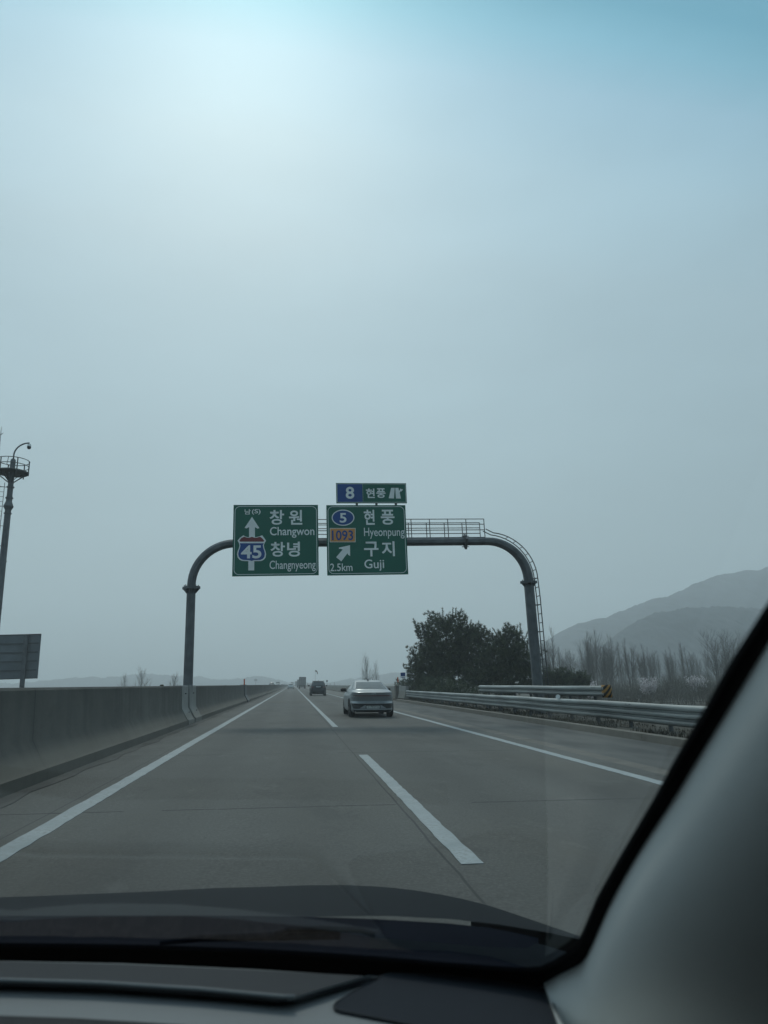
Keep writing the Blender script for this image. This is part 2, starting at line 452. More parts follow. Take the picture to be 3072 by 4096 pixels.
b.strip(A, B, (0, 0, .004)); structure(b.build('gutter_dirt', M['foot_dirt']))

# ------------------------------------------------------------------ median barrier (one thing per cast run)
WX = -3.86
prof = [(-3.47, .0), (-3.48, .27), (-3.53, .31), (-3.715, .66), (-3.735, 1.36), (-3.76, 1.40)]
def wall_ring(y, grow=0.0, top=0.0):
    p = [(x + grow, z + (top if z > 1.3 else 0)) for x, z in prof]; m = [(2 * WX - x, z) for x, z in p][::-1]
    return [(x, y, z) for x, z in p + m]
def barrier(y0, y1, mat, label, grow=0.0, top=0.0, parts=()):
    t = thing('median_barrier', label, 'barrier', (0, 0, 0), 0, 'concrete median barrier runs')
    b = MB(); n = max(1, int((y1 - y0) / 12)); b.loft([wall_ring(y0 + (y1 - y0) * k / n, grow, top) for k in range(n + 1)])
    b.build('barrier_body', mat, t, smooth=30)
    return t
barrier(-30, 24.2, M['wall'], 'long dark concrete median barrier nearest the camera, left of the road')
for y0, y1, lab in ((24.2, 25.55, 'pale narrow concrete panel of the barrier just before the gantry post'),
                    (25.95, 27.6, 'pale narrow concrete panel of the barrier just past the dark gap at the gantry post')):
    t = barrier(y0, y1, M['wall_new'], lab, .03, .012)
    for zz in (.5, 1.12):
        bb = MB(); bb.box(-3.71 + (.04 if zz < 1 else 0) + (.12 if zz < 1 else 0), -3.66 + (.13 if zz < 1 else 0), (y0 + y1) / 2 - .05, (y0 + y1) / 2 + .06, zz, zz + .03)
        bb.build('lifting_pin', M['dark_gap'], t)
b = MB(); b.loft([wall_ring(25.55, -.06, -.03), wall_ring(25.95, -.06, -.03)])
tag(b.build('barrier_gap_filler', M['dark_gap']), 'dark recessed filler between the two pale barrier panels', 'joint filler')
barrier(27.6, 54.6, M['wall'], 'concrete median barrier run between the pale panels and the dark joint')
b = MB(); b.loft([wall_ring(54.6, .06, .03), wall_ring(57.2, .06, .03)])
tag(b.build('barrier_joint_cover', M['darksteel']), 'dark steel joint cover across the median barrier at the bridge start', 'joint cover')
barrier(57.2, 700, M['wall'], 'far concrete median barrier run along the bridge to the vanishing point')
def small_on_wall(name, px, py0, py1, wpx, X, mat, label, cat):
    p0 = atX(px, py1, X); p1 = atX(px, py0, X); wd = wpx / F * p0.y
    b = MB(); b.tube([(X, p0.y, p0.z - .05), (X, p0.y, p1.z)], wd / 2, 10)
    b.tube([(X, p0.y, p0.z - .06), (X, p0.y, p0.z - .0)], wd * .8, 10)
    return tag(b.build(name, mat), label, cat)
small_on_wall('delineator_post', 977, 2716, 2738, 5, WX, M['orange'], 'orange delineator post standing on the median barrier joint', 'delineator')
small_on_wall('marker_post', 1138, 2735, 2741, 1.6, -3.80, M['black'], 'left one of two short black posts on the far median barrier', 'marker post')
small_on_wall('marker_post', 1143.5, 2735, 2741, 1.6, -3.80, M['black'], 'right one of two short black posts on the far median barrier', 'marker post')
for px, ya, yb, wp, lab in ((647, 2739, 2746, 14, 'small olive reflector box on the barrier top left of the gantry post'),
                        (901, 2741, 2745, 9, 'small grey reflector box on the barrier top right of the gantry post')):
    q = atX(px, yb, -3.9); hh = (yb - ya) / F * q.y; wd = wp / F * q.y
    b = MB(); b.box(q.x - wd / 2, q.x + wd / 2, q.y - .04, q.y + .04, 1.395, q.z + hh * .62)
    b.box(q.x - wd * .36, q.x + wd * .36, q.y - .03, q.y + .03, q.z + hh * .62, q.z + hh)
    tag(b.build('reflector_box', M['grass']), lab, 'reflector')

# ------------------------------------------------------------------ right side: kerb, bridge wall, guardrails
b = MB()
b.loft([[(8.10, y, -.36), (8.12, y, -.26 + .02), (8.15, y, -.105), (8.19, y, -.09), (8.30, y, -.09), (8.30, y, -.36)] for y in (Y0, 10, 20, 30, 40, 54.9)])
tag(b.build('kerb', M['kerb'], smooth=25), 'low stained concrete kerb below the guardrail', 'kerb')
b = MB(); rp = [(8.72, -.40), (8.74, -.05), (8.86, .30), (8.90, .82), (8.93, .85), (9.14, .85), (9.16, -.40)]
b.loft([[(x, y, z) for x, z in rp] for y in (54.95, 120, 200, 300, 450, 700)])
t = thing('bridge_wall', 'pale grey concrete bridge parapet starting where the guardrail ends', 'parapet')
b.build('parapet', M['wall_new'], t, smooth=30)
b = MB(); b.box(8.62, 9.17, 58.5, 59.3, -.4, .90); b.build('joint_strip', M['kerb'], t)

def rail_ring(y, X, z0, waves, side=-1, th=.007):
    pts = []; h = .165
    for k in range(waves):
        z = z0 + k * h
        pts += [(0.0 if k else -.035, z), (-.078, z + .035), (-.083, z + .065), (-.083, z + .085), (-.078, z + .110), (-.004, z + .140)]
    z = z0 + waves * h; pts[-1] = (-.03, z - .012); pts.append((-.012, z - .010))
    f = [(X + dx, y, zz) for dx, zz in pts]; r = [(X + dx + th, y, zz) for dx, zz in pts][::-1]
    return f + r
def guardrail(X, y0, y1, z0, waves, label, post_step, extra=None, bend=None):
    t = thing('guardrail', label, 'guardrail')
    b = MB(); n = int((y1 - y0) / 2.0)
    ys_ = [y0 + (y1 - y0) * k / n for k in range(n + 1)]
    sag = lambda y: .012 * sin(y * .9) + .008 * sin(y * 2.3)
    b.loft([rail_ring(y, X + sag(y) + (bend(y) if bend else 0), z0 + .5 * sag(y + 3), waves) for y in ys_])
    bo = b; y = y0 + .6
    while y < y1:                                    # splice bolts
        for zz in (z0 + .05, z0 + waves * .165 - .055):
            bo.cyl((X - .095, y, zz), (X - .06, y, zz), .014, 6); bo.cyl((X - .095, y + .2, zz), (X - .06, y + .2, zz), .014, 6)
        y += 4
    b.build('rail_beam', M['galv'], t, smooth=50)
    y = y0 + 1.0
    while y < y1:
        p = MB(); p.cyl((X + .10, y, -.6), (X + .10, y, z0 + waves * .165 - .06), .055, 10); p.box(X + .008, X + .05, y - .05, y + .05, z0 + .08, z0 + waves * .165 - .1)
        p.build('post', M['darksteel'], t, smooth=40); y += post_step
    return t
gr = guardrail(8.92, 1.0, 54.4, .055, 3, 'long galvanised three-wave guardrail along the right shoulder', 2.0)
q = atX(2233, 2787, 8.86)
b = MB(); b.cyl((8.84, q.y - .01, q.z), (8.86, q.y + .02, q.z), .075, 18); b.box(8.85, 8.87, q.y, q.y + .02, q.z - .12, q.z - .05)
b.build('reflector', M['swhite'], gr, smooth=40)
g2 = guardrail(9.34, 20.0, 34.2, .62, 2, 'short raised guardrail behind the main one, guarding the gantry post', 2.0)
for y_, xx in ((20.0, 9.34),):
    nb = MB(); rr = []
    for zz in (.60, .70, .90, .97):
        rr.append([(xx - .085 + .0 + .30 * (1 - cos(a)) * .5, y_ + .10 - .22 * sin(a) * 1.0, zz) for a in [pi * k / 14 for k in range(15)]])
    nb.grid(rr)
    nb2 = MB()
    for r_ in rr: pass
    stripes = bpy.data.materials.new('hazard_stripes'); stripes.use_nodes = True
    qn = NB(stripes); qn.b.inputs['Roughness'].default_value = .55
    X_, Y_, Z_ = qn.xyz(qn.coord())
    s_ = qn.math('FRACT', qn.math('MULTIPLY', qn.math('ADD', qn.math('SUBTRACT', Z_, qn.math('MULTIPLY', X_, 1.3)), 40.02), 1 / .19))
    k_ = qn.math('GREATER_THAN', s_, .5)
    qn.l(qn.mix(k_, (.33, .17, .04), (.015, .014, .014)), qn.b.inputs['Base Color'])
    o = nb.build('hazard_marker', stripes, g2, smooth='all'); mdf = o.modifiers.new('s', 'SOLIDIFY'); mdf.thickness = .012

# ------------------------------------------------------------------ gantry
GY = 26.6
zt = lambda px, py: atY(px, py, GY).z
LX, RX = -3.865, 9.61
BZ = .5 * (zt(1000, 2174) + zt(1900, 2165))
gt = thing('sign_gantry', 'grey steel arch gantry spanning the carriageway and carrying the green signs', 'gantry', (0, 0, 0))
R_ = 1.62
def arc(cx, cz, r, a0, a1, n=14): return [(cx + r * cos(a0 + (a1 - a0) * k / n), GY, cz + r * sin(a0 + (a1 - a0) * k / n)) for k in range(n + 1)]
JZ = BZ - R_
up_ = Vector((0, 1, 0)); PH = pi / 8
for X in (LX, RX):
    wid = .17 if X < 0 else .20
    m_ = MB(); m_.tube([(X, GY, -1.0), (X, GY, JZ - .12)], [wid + .015, wid], 8, up=up_, ph=PH); m_.build('post', M['gantry'], gt, smooth=25)
    m_ = MB(); m_.tube([(X, GY, JZ - .16), (X, GY, JZ - .10)], .35, 4, up=up_, ph=.15); m_.tube([(X, GY, JZ - .10), (X, GY, JZ - .055)], .345, 4, up=up_, ph=.15)
    for k in range(8):
        a = k * pi / 4; m_.cyl((X + .26 * cos(a), GY + .26 * sin(a), JZ - .2), (X + .26 * cos(a), GY + .26 * sin(a), JZ), .018, 6)
        d = Vector((cos(a), sin(a), 0)); c0 = Vector((X, GY, 0)); e = Vector((-sin(a), cos(a), 0)) * .008
        m_.add([c0 + d * .15 + e + Vector((0, 0, JZ - .36)), c0 + d * .31 + e + Vector((0, 0, JZ - .16)), c0 + d * .15 + e + Vector((0, 0, JZ - .16)),
                c0 + d * .15 - e + Vector((0, 0, JZ - .36)), c0 + d * .31 - e + Vector((0, 0, JZ - .16)), c0 + d * .15 - e + Vector((0, 0, JZ - .16))],
               [(0, 1, 2), (3, 5, 4), (0, 3, 4, 1), (1, 4, 5, 2), (2, 5, 3, 0)])
    m_.build('flange', M['gantry'], gt)
beam_l = arc(LX + R_, JZ, R_, pi, pi / 2); beam_r = arc(RX - R_, JZ, R_, pi / 2, 0)
FX = atY(1861, 2164, GY).x
m_ = MB(); pl = [(LX, GY, JZ - .06)] + beam_l + [(FX - .03, GY, BZ)]
m_.tube(pl, [.165] * len(pl), 8, up=up_, ph=PH); m_.build('beam', M['gantry'], gt, smooth=25)
m_ = MB(); pl = [(FX + .03, GY, BZ)] + beam_r + [(RX, GY, JZ - .06)]
m_.tube(pl, [.165] + [.165 + .035 * k / 14 for k in range(15)] + [.20], 8, up=up_, ph=PH); m_.build('beam', M['gantry'], gt, smooth=25)
m_ = MB()
for dx in (-.045, .008):
    m_.tube([(FX + dx, GY, BZ), (FX + dx + .036, GY, BZ)], .34, 4, up=up_, ph=.12)
for k in range(6):
    a = k * pi / 3 + .2; m_.cyl((FX - .12, GY + .25 * cos(a), BZ + .25 * sin(a)), (FX + .12, GY + .25 * cos(a), BZ + .25 * sin(a)), .016, 6)
m_.build('flange', M['gantry'], gt)
# catwalk rails along the beam top
xa, xb = -1.9, atY(1936, 2100, GY).x
zb = BZ + .15
for yo, dz, nm in ((-.02, 0, 'walkway_railing'), (.66, 0, 'walkway_railing')):
    m_ = MB(); H_ = .80
    for zz in (H_, H_ * .72, H_ * .42): m_.tube([(xa, GY + yo, zb + zz), (xb, GY + yo, zb + zz)], .017, 6)
    x = xb
    while x > xa:
        m_.tube([(x, GY + yo, zb - .05), (x, GY + yo, zb + H_)], .018, 6); x -= .77
    m_.build(nm, M['darksteel'], gt)
m_ = MB(); m_.box(xa, xb, GY - .05, GY + .69, zb - .004, zb + .03)
m_.build('walkway_deck', M['darksteel'], gt)
# ladder curving round the right shoulder of the arch
lr = [(xb, GY, zb + .33)] + [(RX - R_ + (R_ + .33) * cos(a), GY, JZ + (R_ + .33) * sin(a)) for a in [pi / 2 * (1 - k / 14) for k in range(1, 15)]]
lr += [(RX + .36, GY, z) for z in (JZ - .8, 3.4, 2.2, 1.2, .6)]
m_ = MB()
for yo in (-.2, .2): m_.tube([(x, y + yo, z) for x, y, z in lr], .022, 6)
def along(poly, d):
    for a, c in zip(poly, poly[1:]):
        a, c = Vector(a), Vector(c); l_ = (c - a).length
        if d <= l_: return a + (c - a) * (d / l_)
        d -= l_
    return None
d = 1.0; k = 0
while True:
    p = along(lr, d)
    if p is None: break
    m_.tube([p + Vector((0, -.2, 0)), p + Vector((0, .2, 0))], .016, 6)
    if k % 3 == 0 and p.z < JZ + .6:
        for yo in (-.2, .2): m_.tube([p + Vector((0, yo, 0)), (RX + .1, GY + yo * .5, p.z)], .014, 6)
    d += .36; k += 1
m_.build('ladder', M['darksteel'], gt)

# ------------------------------------------------------------------ lettering
def text_geo(body, offset=0.0):
    cu_ = bpy.data.curves.new('lettering', 'FONT'); cu_.body = body; cu_.offset = offset; cu_.resolution_u = 4
    cu_.fill_mode = 'FRONT'
    ob = bpy.data.objects.new('lettering', cu_); COL.objects.link(ob)
    bpy.context.view_layer.update()
    me = ob.evaluated_get(bpy.context.evaluated_depsgraph_get()).to_mesh()
    vs = [tuple(v.co) for v in me.vertices]; fs = [tuple(p.vertices) for p in me.polygons]
    bpy.data.objects.remove(ob); bpy.data.curves.remove(cu_)
    return vs, fs
def lettering(body, x0, x1, z0, z1, y, mat, parent, offset=.02, name='lettering', slant=0.0):
    vs, fs = text_geo(body, offset)
    ax, bx = min(v[0] for v in vs), max(v[0] for v in vs); ay, by = min(v[1] for v in vs), max(v[1] for v in vs)
    P = [(x0 + (v[0] - ax) / (bx - ax) * (x1 - x0), y, z0 + (v[1] - ay) / (by - ay) * (z1 - z0)) for v in vs]
    m_ = MB(); m_.add(P, fs)
    return m_.build(name, mat, parent)

# ------------------------------------------------------------------ signs on the gantry (read in their own crop's pixels)
SY = GY - .30
def cw(cx_, cy_): p = atY(900 + cx_ / 2.0738, 1900 + cy_ / 2.0727, SY); return p.x, p.z
def sign_board(name, label, x0, y0, x1, y1, back=True):
    a = cw(x0, y0); c = cw(x1, y1)
    t = thing(name, label, 'road sign', ((a[0] + c[0]) / 2, SY, min(a[1], c[1])))
    t.location = (0, 0, 0)
    m_ = MB(); m_.box(a[0], c[0], SY, SY + .05, c[1], a[1]); m_.build('panel', M['sgreen'], t)
    return t, a, c
def rrect(x0, x1, z0, z1, r, n=8):
    o = []
    for cx_, cz_, a0 in ((x1 - r, z1 - r, 0), (x0 + r, z1 - r, pi / 2), (x0 + r, z0 + r, pi), (x1 - r, z0 + r, 1.5 * pi)):
        o += [(cx_ + r * cos(a0 + pi / 2 * k / n), cz_ + r * sin(a0 + pi / 2 * k / n)) for k in range(n + 1)]
    return o
def border(t, a, c, inset, wd, r):
    o = rrect(a[0] + inset, c[0] - inset, c[1] + inset, a[1] - inset, r); i = rrect(a[0] + inset + wd, c[0] - inset - wd, c[1] + inset + wd, a[1] - inset - wd, r - wd)
    m_ = MB(); m_.strip([(x, SY - .003, z) for x, z in o], [(x, SY - .003, z) for x, z in i], (0, .002, 0), closed=True); m_.build('border', M['swhite'], t)
def txt(t, s, x0, y0, x1, y1, mat='swhite', off=.02, lay=1):
    a = cw(x0, y0); c = cw(x1, y1); zc = .5 * (a[1] + cw(x1, y0)[1]); zd = .5 * (c[1] + cw(x0, y1)[1])
    return lettering(s, a[0], c[0], zd, zc, SY - .004 * lay, M[mat], t, off)
def shape(t, name, pts, mat, lay=1):
    m_ = MB(); P = [cw(*p) for p in pts]; m_.poly([(x, SY - .004 * lay, z) for x, z in P], (0, .003, 0)); return m_.build(name, M[mat], t)
KO = .020
t1, a, c = sign_board('direction_sign', 'large green sign with up arrow and red and blue route 45 shield', 71, 248, 778, 830)
border(t1, a, c, .055, .020, .20)
txt(t1, '남', 163, 283, 213, 327, off=.018); txt(t1, '(S)', 223, 283, 295, 329, off=.012)
txt(t1, '창', 370, 290, 490, 412, off=KO); txt(t1, '원', 530, 290, 641, 412, off=KO)
txt(t1, 'Changwon', 373, 430, 742, 521, off=.010)
txt(t1, '창', 378, 555, 497, 677, off=KO); txt(t1, '녕', 515, 553, 622, 677, off=KO)
txt(t1, 'Changnyeong', 370, 708, 753, 800, off=.006)
shape(t1, 'arrow', [(224, 347), (285, 440), (270, 445), (248, 432), (248, 530), (200, 530), (200, 432), (178, 443), (163, 438)], 'swhite')
shape(t1, 'arrow_tail', [(194, 700), (243, 700), (242, 791), (193, 791)], 'swhite')
def shield(k):
    cx_, cy_ = 221, 607; base = [(152, 500), (170, 511), (190, 516), (210, 513), (223, 508), (236, 513), (256, 516), (280, 511), (308, 500), (325, 522), (341, 545), (330, 562), (322, 582), (326, 605), (336, 632), (341, 658), (336, 685), (322, 703), (300, 713), (270, 714), (245, 714), (221, 722),
            (200, 715), (172, 714), (142, 712), (120, 702), (105, 684), (100, 658), (105, 632), (116, 605), (120, 582), (114, 562), (104, 545), (122, 522)]
    return [(cx_ + (x - cx_) * k, cy_ + (y - cy_) * k) for x, y in base]
shape(t1, 'shield_outline', shield(1.0), 'swhite', 2)
sh = shield(.92)
red = [p for p in sh if p[1] < 553]
shape(t1, 'shield_field', [(122, 566), (322, 566)] + [p for p in sh[11:32] if p[1] > 566], 'sblue', 3)
shape(t1, 'shield_crest', [(125, 553)] + [(118, 545), (135, 523), (160, 512), (185, 520), (205, 519), (223, 513), (241, 519), (262, 520), (290, 512), (307, 523), (326, 545), (320, 553)], 'sred', 3)
txt(t1, '45', 134, 583, 302, 693, off=.022, lay=4)
t2, a, c = sign_board('direction_sign', 'large green sign with diagonal arrow, 2.5km and an orange 1093 plate', 840, 250, 1521, 823)
border(t2, a, c, .055, .020, .20)
ell = lambda rx, ry: [(979 + rx * cos(k * pi / 24), 354 + ry * sin(k * pi / 24)) for k in range(48)]
shape(t2, 'oval_rim', ell(94, 67), 'swhite'); shape(t2, 'oval_badge', ell(86, 59), 'sblue', 2)
txt(t2, '5', 950, 316, 1008, 396, off=.022, lay=3)
shape(t2, 'plate_rim', [(869, 440), (1083, 440), (1083, 557), (869, 557)], 'swhite'); shape(t2, 'route_plate', [(873, 444), (1079, 444), (1079, 553), (873, 553)], 'sorange', 2)
txt(t2, '1093', 886, 459, 1064, 543, 'sblue', .02, 3)
txt(t2, '현', 1150, 288, 1243, 413, off=KO); txt(t2, '풍', 1290, 288, 1408, 412, off=KO)
txt(t2, 'Hyeonpung', 1152, 437, 1490, 528, off=.004)
txt(t2, '구', 1152, 553, 1275, 675, off=KO); txt(t2, '지', 1298, 550, 1410, 674, off=KO)
txt(t2, 'Guji', 1155, 700, 1322, 797, off=.008)
txt(t2, '2.5km', 872, 733, 1058, 797, off=.008)
shape(t2, 'arrow', [(1037, 582), (1038, 672), (1020, 660), (1016, 648), (965, 716), (922, 682), (976, 618), (962, 612), (945, 612), (946, 602)], 'swhite')
t3, a, c = sign_board('exit_sign', 'small blue and green sign reading 8 above the right sign', 921, 66, 1509, 233)
border(t3, a, c, .030, .013, .03)
p0 = cw(932, 76); p1 = cw(1141, 223)
m_ = MB(); m_.box(p0[0], p1[0], SY - .006, SY - .004, p1[1], p0[1]); m_.build('number_field', M['sblue'], t3)
p0 = cw(1141, 76); p1 = cw(1146, 223)
m_ = MB(); m_.box(p0[0], p1[0], SY - .006, SY - .004, p1[1], p0[1]); m_.build('divider', M['swhite'], t3)
txt(t3, '8', 1000, 98, 1073, 198, off=.022, lay=3)
txt(t3, '현', 1168, 112, 1243, 191, off=.022); txt(t3, '풍', 1254, 110, 1333, 190, off=.022)
shape(t3, 'ramp_pictogram', [(1378, 107), (1408, 107), (1401, 195), (1358, 193)], 'swhite')
shape(t3, 'ramp_pictogram', [(1412, 107), (1439, 107), (1443, 131), (1452, 122), (1449, 112), (1477, 121), (1460, 139), (1459, 131), (1449, 146), (1459, 195), (1418, 195)], 'swhite')
for px in (1095, 1258, 1420):
    p0 = cw(px, 240); m_ = MB(); m_.box(p0[0] - .045, p0[0] + .045, SY + .055, SY + .12, p0[1] - .4, p0[1] + .3); m_.build('support', M['gantry'], t3)
for t, xs_ in ((t1, (150, 430, 700)), (t2, (920, 1180, 1440))):
    for px in xs_:
        p0 = cw(px, 260); p1 = cw(px, 815); m_ = MB(); m_.box(p0[0] - .05, p0[0] + .05, SY + .052, SY + .12, p1[1], p0[1]); m_.box(p0[0] - .04, p0[0] + .04, SY + .12, GY - .15, BZ - .06, BZ + .06); m_.build('support', M['gantry'], t)

# ------------------------------------------------------------------ left roadside: billboard back, camera pole, mast
bx = -18.0
p = atX(165, 2535, bx); q = atX(156, 2714, bx); top, bot = p.z, q.z; Yb = p.y
t = thing('roadside_sign', 'grey back of a big ribbed roadside sign at the left edge', 'sign', (0, 0, 0))
m_ = MB(); xr = bx + .0; m_.box(xr - 5.6, xr, Yb, Yb + .06, bot, top); m_.build('panel', M['alu'], t)
m_ = MB()
for k in range(1, 5):
    z = bot + (top - bot) * (k / 5 - .01); m_.box(xr - 5.5, xr - .12, Yb - .05, Yb - .001, z - .035, z + .035)
m_.build('ribs', M['darksteel'], t)
for za_, zb__ in ((top - .07, top), (bot, bot + .05)):
    m_ = MB(); m_.box(xr - 5.6, xr, Yb - .03, Yb - .002, za_, zb__); m_.build('edge_frame', M['darksteel'], t)
px_ = atY(104, 2600, Yb).x
for xx in (px_, px_ - 3.3):
    m_ = MB(); m_.box(xx - .14, xx + .14, Yb - .22, Yb - .20, -1.5, top - .02); m_.box(xx - .14, xx + .14, Yb - .07, Yb - .05, -1.5, top - .02); m_.box(xx - .012, xx + .012, Yb - .2, Yb - .07, -1.5, top - .02)
    m_.build('post', M['gantry'], t)
# CCTV pole
cp = atX(22, 2140, -18.6); PX, PY = -18.6, cp.y
z_ = lambda py, px=30: atX(px, py, PX).z
t = thing('camera_pole', 'tall steel pole with round railed platform and gooseneck camera, cut by the left edge', 'camera pole', (0, 0, 0))
zp = atY(45, 1893, PY).z            # platform floor
ztop = atY(45, 1835, PY).z
m_ = MB(); m_.tube([(PX, PY, -2.5), (PX, PY, zp - 1.6)], [.27, .185], 12); m_.tube([(PX, PY, zp - 2.6), (PX, PY, zp - 2.3), (PX, PY, zp - 1.9)], [.17, .31, .17], 12)
m_.tube([(PX, PY, zp - 1.65), (PX, PY, ztop - .1), (PX, PY, ztop)], [.175, .16, .09], 12)
for zz in (zp - 1.0, zp - 1.75, zp - 2.8, zp - 6, zp - 9): m_.tube([(PX, PY, zz), (PX, PY, zz + .06)], .24, 12)
m_.build('pole', M['gantry'], t, smooth=30)
m_ = MB(); RP = 1.0
ring = lambda r, z: [(PX + r * cos(k * pi / 12), PY + r * sin(k * pi / 12), z) for k in range(25)]
for zz in (zp + .06, zp + .48, zp + .86): m_.tube(ring(RP, zz), .028, 6)
for k in range(6):
    a = k * pi / 3 + .12; m_.tube([(PX + RP * cos(a), PY + RP * sin(a), zp - .15), (PX + RP * cos(a), PY + RP * sin(a), zp + .86)], .04, 6)
    m_.tube([(PX + RP * .95 * cos(a), PY + RP * .95 * sin(a), zp), (PX + .15 * cos(a), PY + .15 * sin(a), zp - .65)], .035, 6)
    m_.tube([(PX + RP * .6 * cos(a), PY + RP * .6 * sin(a), zp - .02), (PX + .15 * cos(a), PY + .15 * sin(a), zp - .45)], .025, 6)
m_.build('platform_railing', M['darksteel'], t)
m_ = MB(); m_.loft([[(PX + r * cos(k * pi / 12), PY + r * sin(k * pi / 12), zp + dz) for k in range(24)] for r, dz in ((.2, 0), (RP, 0), (RP, .03), (.2, .03))], True, False)
m_.build('platform', M['darksteel'], t)
m_ = MB(); ex = atY(118, 1772, PY); ez = ex.z
arcp = [(PX, PY, ztop - .1), (PX, PY, ztop + .25)] + [(PX + (ex.x - PX) * (1 - cos(a)), PY, ztop + .25 + (ez - ztop - .25) * sin(a)) for a in [pi / 2 * k / 10 for k in range(1, 11)]]
m_.tube(arcp, .05, 8); m_.build('gooseneck_arm', M['gantry'], t, smooth='all')
m_ = MB(); c0 = Vector((ex.x, PY, ez - .06))
m_.loft([[(c0.x + r * cos(k * pi / 8), c0.y + r * sin(k * pi / 8), c0.z + dz) for k in range(16)] for r, dz in ((.03, 0), (.10, -.03), (.125, -.12), (.13, -.20))]); m_.build('camera_housing', M['swhite'], t, smooth=40)
m_ = MB(); m_.loft([[(c0.x + r * cos(k * pi / 8), c0.y + r * sin(k * pi / 8), c0.z + dz) for k in range(16)] for r, dz in ((.13, -.20), (.125, -.28), (.095, -.35), (.03, -.385))]); m_.build('camera_dome', M['black'], t, smooth=40)
m_ = MB(); m_.tube([(PX - .05, PY - .1, ztop + .15), (PX - .25, PY - .15, ztop + .1), (PX - .32, PY - .15, ztop - .4), (PX - .15, PY - .12, ztop - .55)], .018, 6); m_.build('cable', M['black'], t)
m_ = MB()
for dx in (-.62, -.32): m_.tube([(PX + dx, PY - .15, zp - .9 if dx < -.5 else zp - .7), (PX + dx, PY - .15, 0)], .02, 6)
zz = zp - 1.0
k = 0
while zz > 0:
    m_.tube([(PX - .62, PY - .15, zz), (PX - .32, PY - .15, zz)], .014, 5)
    if k % 4 == 0: m_.tube([(PX - .75, PY - .35, zz), (PX - .15, PY - .1, zz)], .02, 5)
    zz -= .33; k += 1
m_.build('ladder', M['darksteel'], t)
am = atX(3, 1735, -19.5)
t = thing('lightning_rod_mast', 'thin lightning rod tip beside the camera pole at the left edge', 'mast', (am.x, am.y, 0))
m_ = MB(); m_.tube([(0, 0, -2.5), (0, 0, am.z - 1)], [.12, .05], 8); m_.build('mast', M['darksteel'], t)
zr = atX(6, 1707, -19.5).z
m_ = MB(); m_.tube([(0, 0, am.z - 1), (0, 0, zr)], [.035, .012], 6)
for dx, dy in ((.16, 0), (-.16, 0), (0, .16)): m_.tube([(0, 0, am.z - .1), (dx, dy, am.z + .08)], .014, 5)
m_.build('rod', M['darksteel'], t)

# ------------------------------------------------------------------ vehicles
def ring_pts(z, yr, yf, hw, n, K=56, crown=0.0):
    o = []; cy_, hy = (yr + yf) / 2, (yf - yr) / 2
    for k in range(K):
        a = 2 * pi * k / K; ca, sa = cos(a), sin(a)
        o.append((hw * math.copysign(abs(ca) ** (2 / n), ca), cy_ + hy * math.copysign(abs(sa) ** (2 / n), sa), z))
    return o
def lerp_row(rows, z):
    for a, b_ in zip(rows, rows[1:]):
        if a[0] <= z <= b_[0] + 1e-6:
            t_ = (z - a[0]) / max(1e-6, b_[0] - a[0]); return [p + (q - p) * t_ for p, q in zip(a, b_)]
    return list(rows[-1])
def patch(rows, z0, z1, x0a, x1a, x0b, x1b, off, nz_=4, nx_=14, rear=True):
    """a panel lying on the rear (or front) end of a stacked body between two heights"""
    out_ = []
    for i in range(nz_ + 1):
        f_ = i / nz_; z = z0 + (z1 - z0) * f_; r = lerp_row(rows, z); r_ = []
        for j in range(nx_ + 1):
            x = (x0a + (x0b - x0a) * f_) + ((x1a + (x1b - x1a) * f_) - (x0a + (x0b - x0a) * f_)) * j / nx_
            hy = (r[2] - r[1]) / 2; cyc = (r[1] + r[2]) / 2
            s_ = max(0.0, 1 - min(.999, abs(x) / r[3]) ** r[4]) ** (1 / r[4])
            r_.append((x, cyc - hy * s_ - off if rear else cyc + hy * s_ + off, z))
        out_.append(r_)
    return out_
def side_patch(rows, z0, z1, ya0, ya1, yb0, yb1, sgn, off=.006, nz_=4, ny_=10):
    out_ = []
    for i in range(nz_ + 1):
        f_ = i / nz_; z = z0 + (z1 - z0) * f_; r = lerp_row(rows, z); r_ = []
        for j in range(ny_ + 1):
            y = (ya0 + (yb0 - ya0) * f_) + ((ya1 + (yb1 - ya1) * f_) - (ya0 + (yb0 - ya0) * f_)) * j / ny_
            hy = (r[2] - r[1]) / 2; cyc = (r[1] + r[2]) / 2
            s_ = max(0.0, 1 - min(.999, abs(y - cyc) / hy) ** r[4]) ** (1 / r[4])
            r_.append((sgn * (r[3] * s_ + off), y, z))
        out_.append(r_)
    return out_
def wheel(parent, x, y, rad, wd):
    t = MB(); sg = 1 if x > 0 else -1
    pr_ = [(rad * .62, wd * .5), (rad * .9, wd * .5), (rad, wd * .38), (rad, -wd * .38), (rad * .9, -wd * .5), (rad * .62, -wd * .5)]
    t.loft([[(x + o, y + r * cos(k * pi / 14), rad + r * sin(k * pi / 14)) for k in range(28)] for r, o in pr_], True, False)
    w_ = t.build('wheel', M['tyre'], parent, smooth=35)
    t = MB(); xo = x + sg * wd * .44
    t.cyl((xo - sg * .1, y, rad), (xo - sg * .02, y, rad), rad * .64, 24)
    for k in range(5):
        a = k * 2 * pi / 5; e = Vector((0, cos(a), sin(a))); s_ = Vector((0, -sin(a), cos(a))) * .04; c_ = Vector((xo, y, rad))
        t.poly([c_ + e * .03 - s_, c_ + e * rad * .62 - s_ * 1.3, c_ + e * rad * .62 + s_ * 1.3, c_ + e * .03 + s_], (-sg * .03, 0, 0))
    t.build('rim', M['rim'], w_)
